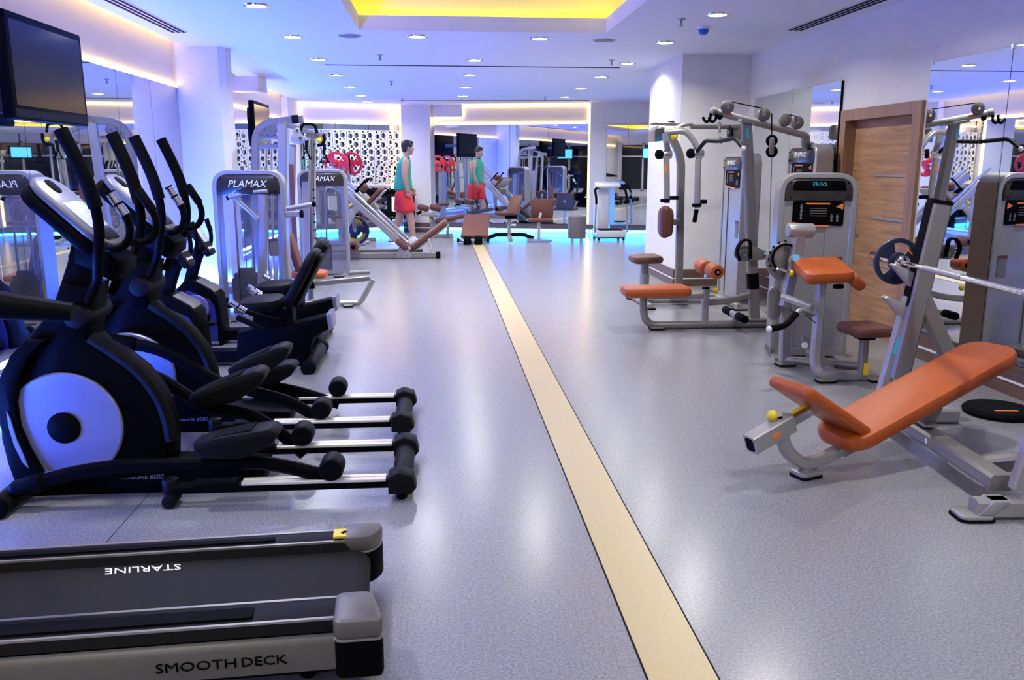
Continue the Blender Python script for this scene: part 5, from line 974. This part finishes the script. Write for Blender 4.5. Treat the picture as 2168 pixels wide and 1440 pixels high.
q0, q1 = az(1004, 502, .13), ay(1011, 456, 16.55); d = (q1-q0).normalized(); sd = V((1, 0, 0)); part('sit_up_board', MB().slab((q0+q1)/2, sd, d, .50, (q1-q0).length, .07, .05, .025), 'brown', t)
part('board_frame', MB().slab((q0+q1)/2-V((0, -.04, .05)), sd, d, .30, (q1-q0).length*.9, .04, .03, .01), 'silver', t)
c_ = q0-d*.10+V((-.02, -.02, -.0)); c_.z = .085
for s in (-1, 1): part('foot_roller', MB().cyl(c_+V((s*.03, 0, 0)), c_+V((s*.17, 0, 0)), .08, 16, bev=.02), 'rubber', t)
part('roller_axle', MB().cyl(c_-V((.2, 0, 0)), c_+V((.2, 0, 0)), .015, 8), 'chrome', t)
part('floor_foot', MB().rt([V((q0.x-.27, 15.98, .035)), V((q0.x+.27, 15.98, .035))], .06, .06, (0, 0, 1)), 'silver', t)
for s in (-.28, .28): part('foot_cap', MB().rt([V((q0.x+s-.02, 15.98, .035)), V((q0.x+s+.02, 15.98, .035))], .07, .07, (0, 0, 1)), 'rubber', t)
part('main_beam', MB().rt([V((q0.x, 15.98, .06)), V((q1.x, 16.6, .06))], .06, .06, (0, 0, 1)), 'silver', t); part('rear_post', MB().rt([V((q1.x, 16.55, .03)), q1-V((0, 0, .06))], .06, .06, (0, 1, 0)), 'silver', t)
t = thing('incline_bench', 'narrow brown incline bench with reclined back before the middle mirror', 'bench', (1.3, 16.2, 0)); Yb = 16.2
q0, q1 = ay(1083, 458, Yb-.05), ay(1096, 413, Yb+.25); d = (q1-q0).normalized(); part('back_pad', MB().slab((q0+q1)/2, (1, .25, 0), d, .26, (q1-q0).length, .07, .09, .025), 'brown', t)
part('back_beam', MB().rt([q0+V((.04, .07, 0)), q1+V((.04, .07, -.1))], .05, .05), 'silver', t)
part('seat', MB().slab(ay(1070, 452, Yb-.15), (1, .3, 0), (-.3, 1, 0), .36, .30, .07, .07, .03), 'brown', t); part('seat_bracket', MB().bx(ay(1079, 460, Yb).x-.1, ay(1079, 460, Yb).x+.12, Yb-.2, Yb, .42, .50), 'black', t)
px_ = ay(1078, 480, Yb-.1).x; part('centre_post', MB().rt([V((px_, Yb-.1, .05)), V((px_, Yb-.1, .45))], .07, .07, (0, 1, 0)), 'silver', t); part('pin_knob', MB().cyl((px_+.12, Yb-.14, .30), (px_+.04, Yb-.12, .30), .025, 10), 'whitegloss', t)
part('base_beam', MB().rt(fil([V((px_-.42, Yb, .04)), V((px_-.25, Yb, .11)), V((px_+.28, Yb, .11)), V((px_+.48, Yb, .04))], .05), .07, .06, (0, 1, 0)), 'charcoal', t); part('front_leg', MB().rt([V((px_, Yb-.1, .09)), V((px_, Yb-.45, .04))], .08, .06, (0, 0, 1)), 'silver', t)
t = thing('utility_bench', 'square brown upright utility bench on a white pedestal left of the stool', 'bench', (1.85, 15.95, 0)); Yb = 15.95
q0, q1 = ay(1147, 463, Yb+.12), ay(1149, 421, Yb+.16); part('back_pad', MB().slab((q0+q1)/2, (1, 0, 0), (q1-q0), .43, (q1-q0).length, .06, .05, .02), 'brown', t)
part('seat', MB().slab(ay(1143, 466, Yb-.08), (1, 0, 0), (0, 1, 0), .46, .42, .06, .05, .022), 'brown', t); px_ = ay(1141, 480, Yb).x; part('pedestal', MB().rt([V((px_, Yb, .03)), V((px_, Yb, .40))], .055, .055, (0, 1, 0)), 'whitegloss', t)
part('base_plate', MB().slab((px_, Yb, .025), (1, 0, 0), (0, 1, 0), .46, .40, .03, .03, .008), 'silver', t); part('back_bracket', MB().rt([V((px_, Yb, .38)), (q0+q1)/2+V((0, .05, 0))], .05, .04), 'silver', t)
c_ = az(1221, 510); t = thing('stool', 'rounded putty grey stool standing before the right end of the mirror', 'stool', c_)
part('body', MB().lathe((c_.x, c_.y, .05), (0, 0, 1), [(.155, 0), (.168, .015), (.172, .20), (.17, .38), (.168, .385)], 30), 'stone', t); part('seat_top', MB().lathe((c_.x, c_.y, .437), (0, 0, 1), [(.170, 0), (.174, .012), (.165, .03), (.12, .04)], 30), 'stone', t)
for k in range(4): part('stool_foot', MB().cyl((c_.x+.12*math.cos(k*PI/2+.7), c_.y+.12*math.sin(k*PI/2+.7), 0), (c_.x+.12*math.cos(k*PI/2+.7), c_.y+.12*math.sin(k*PI/2+.7), .05), .022, 10), 'chrome', t)
c_ = az(1295, 509); x0, y0 = c_.x, c_.y+.3; t = thing('vibration_plate', 'white vibration plate with tall column and curved handrails, by the dark mirror', 'vibration plate', (x0, y0, 0))
part('platform', MB().slab((x0, y0, .12), (1, 0, 0), (0, 1, 0), .58, .62, .13, .05, .02), 'whitegloss', t); part('platform_mat', MB().slab((x0, y0-.05, .19), (1, 0, 0), (0, 1, 0), .46, .42, .012, .04, .003), 'rubber', t)
part('underframe', MB().slab((x0, y0, .045), (1, 0, 0), (0, 1, 0), .54, .56, .03, .04, .008), 'charcoal', t)
for a in (-.24, .24):
    for b_ in (-.24, .24): part('rubber_foot', MB().cyl((x0+a, y0+b_, 0), (x0+a, y0+b_, .035), .025, 10), 'rubber', t)
part('column', MB().prism(fil([(x0-.26, y0+.30, .18), (x0-.20, y0+.14, .18), (x0+.02, y0+.12, .18), (x0+.08, y0+.30, .18)], .03, 4, True), (0, .03, .83), .01), 'whitegloss', t)
part('console', MB().slab((x0-.02, y0+.12, 1.03), (1, 0, 0), (0, .97, .24), .50, .30, .06, .10, .02), 'whitegloss', t)
for s, xx in ((-1, -.29), (1, .30)):
    part('handrail', MB().tube(fil([(x0+s*.12, y0+.12, .99), (x0+xx, y0+.02, .97), (x0+xx, y0-.18, .80), (x0+xx+s*.02, y0-.20, .14)], .14, 6), .018, 10), 'silver', t); part('rail_grip', MB().tube(fil([(x0+s*.14, y0+.11, .99), (x0+xx, y0+.02, .965), (x0+xx, y0-.17, .81), (x0+xx, y0-.185, .68)], .14, 6), .024, 10), 'rubber', t)
# dumbbell rack and towel bench behind the leg press
t = thing('dumbbell_rack', 'low dark dumbbell rack under the lattice screen', 'rack', (-1.35, 17.5, 0)); dR = (B-A).normalized(); nR = V((dR.y, -dR.x, 0)); cR = A+(B-A)*.62+nR*.58
for z in (.32, .78): part('rack_shelf', MB().box(cR+V((0, 0, z)), (1.5, .30, .03), dR, nR), 'charcoal', t)
for s in (-.76, .76): part('rack_side', MB().box(cR+dR*s+V((0, 0, .43)), (.04, .36, .86), dR, nR), 'black', t)
n_ = 0
for z in (.335, .795):
    for k in range(7):
        c_ = cR+dR*(-.6+k*.2)+V((0, 0, z+.062)); dbl = thing('dumbbell', 'black dumbbell, %s from the left on the %s shelf of the low rack' % (('first', 'second', 'third', 'fourth', 'fifth', 'sixth', 'seventh')[k], 'lower' if z < .5 else 'upper'), 'dumbbell', c_, 'dumbbells on the low rack')
        for s in (-1, 1): part('head', MB().cyl(c_+nR*(s*.04), c_+nR*(s*.13), .06, 12, bev=.008), 'rubber', dbl)
        part('handle', MB().cyl(c_-nR*.05, c_+nR*.05, .015, 8), 'chrome', dbl)
t = thing('weight_bench', 'brown bench draped with a white towel behind the leg press', 'bench', (-1.75, 16.3, 0)); Yb = 16.3
q0, q1 = ay(765, 455, Yb), ay(738, 392, Yb); d = (q1-q0).normalized(); part('back_pad', MB().slab((q0+q1)/2, d, (0, 1, 0), (q1-q0).length, .28, .07, .08, .025), 'brown', t); part('seat', MB().slab(ay(788, 458, Yb), (1, 0, .05), (0, 1, 0), .40, .30, .07, .07, .025), 'brown', t)
part('bench_post', MB().rt([V((ay(770, 480, Yb).x, Yb, .03)), ay(770, 462, Yb)], .07, .07, (0, 1, 0)), 'silver', t); part('back_post', MB().rt([V((ay(742, 480, Yb).x, Yb, .03)), ay(750, 425, Yb)+V((-.06, 0, 0))], .06, .06, (0, 1, 0)), 'silver', t); part('floor_beam', MB().rt([V((ay(735, 480, Yb).x, Yb, .03)), V((ay(795, 480, Yb).x, Yb, .03))], .06, .07, (0, 0, 1)), 'silver', t)
tw = MB(); nn_ = V((0, 1, 0)).cross(d); nn_ = nn_ if nn_.x > 0 else -nn_
rows = []; prof = [(-.35, -.05), (-.15, -.06), (.0, -.052), (.035, -.02), (.035, .03), (.0, .058), (-.2, .062), (-.42, .066)]
for a_, b_ in prof: rows.append([q1+d*(a_+.006)+nn_*(b_+.006*math.sin(j*1.9+a_*9))+V((0, -.12+.24*j/8, 0)) for j in range(9)])
for i in range(len(rows)-1):
    for j in range(8): tw.add([rows[i][j], rows[i][j+1], rows[i+1][j+1], rows[i+1][j]], [(0, 1, 2, 3)])
tw_ = solo('towel', tw, 'towel', 'white towel hung over the back of the bench behind the leg press', 'towel'); sm = tw_.modifiers.new('thick', 'SOLIDIFY'); sm.thickness = .008
# two lit televisions seen in the dark right-hand back mirror
for i, (x, l) in enumerate(((-1.2, 'left'), (.5, 'right'))):
    t = thing('television', 'small lit blue television, %s of the pair seen in the back right mirror' % l, 'television', (x, -3.3, 1.7))
    part('body', MB().slab((x, -3.3, 1.9), (1, 0, 0), (0, 0, 1), .80, .50, .06, .02, .01), 'black', t); part('screen', MB().bx(x-.36, x+.36, -3.268, -3.264, 1.70, 2.10), 'tvblue', t); part('ceiling_pole', MB().cyl((x, -3.32, 2.14), (x, -3.32, ZC-.001), .02, 10), 'charcoal', t)

# ---------------------------------------------------------------- the walking man
def skin(name, pts, edges, parent, m, sub=2, root=0):
    me = bpy.data.meshes.new(name); o0 = org(parent); ks = list(pts); me.from_pydata([tuple(V(pts[k][0])-o0) for k in ks], [(ks.index(a), ks.index(b)) for a, b in edges], [])
    o = bpy.data.objects.new(name, me); COL.objects.link(o); md = o.modifiers.new('s', 'SKIN'); md.use_smooth_shade = True; md.branch_smoothing = .6
    for i, k in enumerate(ks):
        r = pts[k][1]; sv = me.skin_vertices[0].data[i]; sv.radius = r if isinstance(r, tuple) else (r, r); sv.use_root = (i == root)
    ss = o.modifiers.new('u', 'SUBSURF'); ss.levels = ss.render_levels = sub
    bpy.context.view_layer.update(); me2 = bpy.data.meshes.new_from_object(o.evaluated_get(bpy.context.evaluated_depsgraph_get())); bpy.data.objects.remove(o)
    me2.name = name; me2.shade_smooth(); me2.materials.clear(); me2.materials.append(M[m]); o = bpy.data.objects.new(name, me2); COL.objects.link(o); o.parent = parent; return o
YM = 15.62
man = thing('person', 'man in teal sleeveless shirt and red shorts walking beside the leg press', 'person', (-.62, YM, 0))
def pm(x, y, s=0): p = ay(x, y, YM); return V((p.x, YM+s, p.z))
J = {'pel': (pm(853, 411), (.135, .11)), 'wst': (pm(854, 392), (.125, .105)), 'rib': (pm(854, 365), (.145, .115)), 'chs': (pm(855, 347), (.15, .115)), 'nck': (pm(859, 331), (.08, .078)), 'nk2': (pm(862, 322), (.07, .068)), 'hd0': (pm(864, 316), (.085, .095)), 'hd1': (pm(864.5, 308), (.082, .098)),
 'shR': (pm(859, 341, -.20), (.082, .075)), 'elR': (pm(857.5, 371, -.26), (.058, .054)), 'wrR': (pm(862.5, 397, -.24), (.038, .034)), 'haR': (pm(865, 407, -.23), (.044, .03)),
 'shL': (pm(859, 341, .20), (.082, .075)), 'elL': (pm(860, 371, .26), (.058, .054)), 'wrL': (pm(868, 395, .23), (.038, .034)), 'haL': (pm(871.5, 404, .22), (.044, .03)),
 'hpR': (pm(857, 420, -.09), (.12, .115)), 'knR': (pm(870, 461, -.09), (.075, .075)), 'caR': (pm(871, 474, -.09), (.074, .07)), 'anR': (pm(875, 502, -.09), (.045, .045)),
 'hpL': (pm(851, 420, .09), (.12, .115)), 'knL': (pm(846, 461, .09), (.075, .075)), 'caL': (pm(841, 474, .09), (.074, .07)), 'anL': (pm(832, 498, .09), (.045, .045))}
Ed = [('pel', 'wst'), ('wst', 'rib'), ('rib', 'chs'), ('chs', 'nck'), ('nck', 'nk2'), ('nk2', 'hd0'), ('hd0', 'hd1'), ('chs', 'shR'), ('shR', 'elR'), ('elR', 'wrR'), ('wrR', 'haR'), ('chs', 'shL'), ('shL', 'elL'), ('elL', 'wrL'), ('wrL', 'haL'), ('pel', 'hpR'), ('hpR', 'knR'), ('knR', 'caR'), ('caR', 'anR'), ('pel', 'hpL'), ('hpL', 'knL'), ('knL', 'caL'), ('caL', 'anL')]
body = skin('body', J, Ed, man, 'skin')
# fingers joined to the body mesh
hm = MB()
for s, k, w_ in ((-1, 'haR', 'wrR'), (1, 'haL', 'wrL')):
    h = J[k][0]; d = (h-J[w_][0]).normalized(); f_ = V((1, 0, .1)).normalized()
    for i, ln in enumerate((.075, .085, .078, .06)):
        a = h+d*.02+f_*(.028-.019*i); hm.tube([a-d*.03, a+d*ln*.5, a+d*ln*.85+V((.012, -s*.012, 0)), a+d*ln+V((.022, -s*.03, .004))], .010, 8, [.011, .010, .009, .006])
    a = h-d*.02+f_*.03; hm.tube([a, a+f_*.025+d*.025, a+f_*.028+d*.055-V((0, s*.01, 0))], .011, 8, [.012, .011, .007])
me = body.data; import bmesh
bmx = bmesh.new(); bmx.from_mesh(me); o0 = org(man); vs_ = [bmx.verts.new(v-o0) for v in hm.v]
for f in hm.f: 
    fc = bmx.faces.new([vs_[i] for i in f]); fc.smooth = True
bmx.to_mesh(me); bmx.free()
# head: skull, face features, hair; looks right and a little away from the camera
hc = pm(863.5, 314); fx = V((.97, .24, -.05)).normalized(); fy = V((-.24, .97, 0)).normalized(); fz = fx.cross(fy); HX = Matrix(((fx.x, fy.x, fz.x, hc.x), (fx.y, fy.y, fz.y, hc.y), (fx.z, fy.z, fz.z, hc.z), (0, 0, 0, 1)))
hd = MB(HX); hd.sph((-.01, 0, .025), .1, (1.0, .80, 1.08), 20, 14); hd.sph((.035, 0, -.045), .07, (.85, .82, 1.0), 16, 10); hd.sph((.062, 0, -.085), .03, (.9, 1.1, .8), 12, 8); part('head', hd, 'skin', man)
nz = MB(HX); nz.prism([(.088, -.006, .035), (.115, -.016, -.018), (.115, .016, -.018), (.088, .006, .035)], (-.02, 0, -.004), .004); part('nose', nz, 'skin', man)
part('mouth', MB(HX).slab((.088, 0, -.052), (0, 1, 0), (.2, 0, 1), .05, .014, .012, .006, .003), 'brown', man)
for s in (-1, 1):
    part('ear', MB(HX).sph((-.01, s*.082, .0), .032, (.6, .3, 1.0), 10, 8), 'skin', man); part('eye', MB(HX).sph((.079, s*.033, .022), .013, (.6, 1, .8), 10, 6), 'white', man); part('pupil', MB(HX).sph((.086, s*.033, .022), .006, (.5, 1, 1), 8, 6), 'hair', man)
    part('eyebrow', MB(HX).slab((.084, s*.033, .044), (0, 1, 0), (0, 0, 1), .045, .009, .012, .004, .002), 'hair', man)
hr = MB(HX); hr.sph((-.022, 0, .05), .108, (1.0, .84, .93), 20, 12); hr.sph((-.05, 0, .0), .085, (.75, .92, 1.05), 16, 10); hr.sph((.045, 0, .105), .05, (1.1, 1.2, .6), 14, 8)
for s in (-1, 1): hr.sph((.0, s*.07, .035), .035, (.8, .4, 1.1), 10, 8)
part('hair', hr, 'hair', man)
# shirt and shorts
S = {'b': (pm(853.5, 409), (.21, .19)), 'w': (pm(853.5, 392), (.20, .18)), 'r': (pm(853, 366), (.21, .18)), 'c': (pm(854, 349), (.205, .175)), 't': (pm(858, 333), (.13, .12)), 'sr': (pm(857, 337, -.17), (.075, .07)), 'sl': (pm(857, 337, .17), (.075, .07))}
skin('jersey', S, [('b', 'w'), ('w', 'r'), ('r', 'c'), ('c', 't'), ('c', 'sr'), ('c', 'sl')], man, 'teal')
S = {'p': (pm(853, 409), (.205, .18)), 'q': (pm(853, 394), (.19, .17)), 'r1': (pm(858, 424, -.09), (.165, .15)), 'r2': (pm(864, 443, -.095), (.155, .145)), 'r3': (pm(865, 451, -.095), (.15, .14)), 'l1': (pm(851, 424, .09), (.165, .15)), 'l2': (pm(849, 443, .095), (.15, .14)), 'l3': (pm(848, 451, .095), (.145, .135))}
skin('shorts', S, [('p', 'q'), ('p', 'r1'), ('r1', 'r2'), ('r2', 'r3'), ('p', 'l1'), ('l1', 'l2'), ('l2', 'l3')], man, 'redcloth')
for an, x0 in (('anR', .02), ('anL', .01)):
    a = J[an][0]; fwd = V((1, -.05, 0)).normalized(); z0 = 0.0; sdv = V((-fwd.y, fwd.x, 0)); base = V((a.x, a.y, 0)); lift = max(0, a.z-.13) if an == 'anL' else 0
    P = [base+fwd*q+V((0, 0, z+lift)) for q, z in ((-.08, .0), (.20, 0), (.225, .03), (.20, .062), (.10, .085), (.045, .125), (-.05, .125), (-.085, .08), (-.09, .03))]
    sh = part('shoe', MB().prism([p-sdv*.045 for p in P], sdv*.09, .02), 'towel', man, 'white trainer'); part('shoe_sole', MB().prism([p-sdv*.047 for p in [base+fwd*q+V((0, 0, z+lift)) for q, z in ((-.088, 0), (.215, 0), (.22, .022), (-.092, .022))]], sdv*.094, .006), 'bluepanel', sh)
    part('sock', MB().cyl(a-V((0, 0, .04)), a+V((0, 0, .03)), .044, 14), 'towel', man)
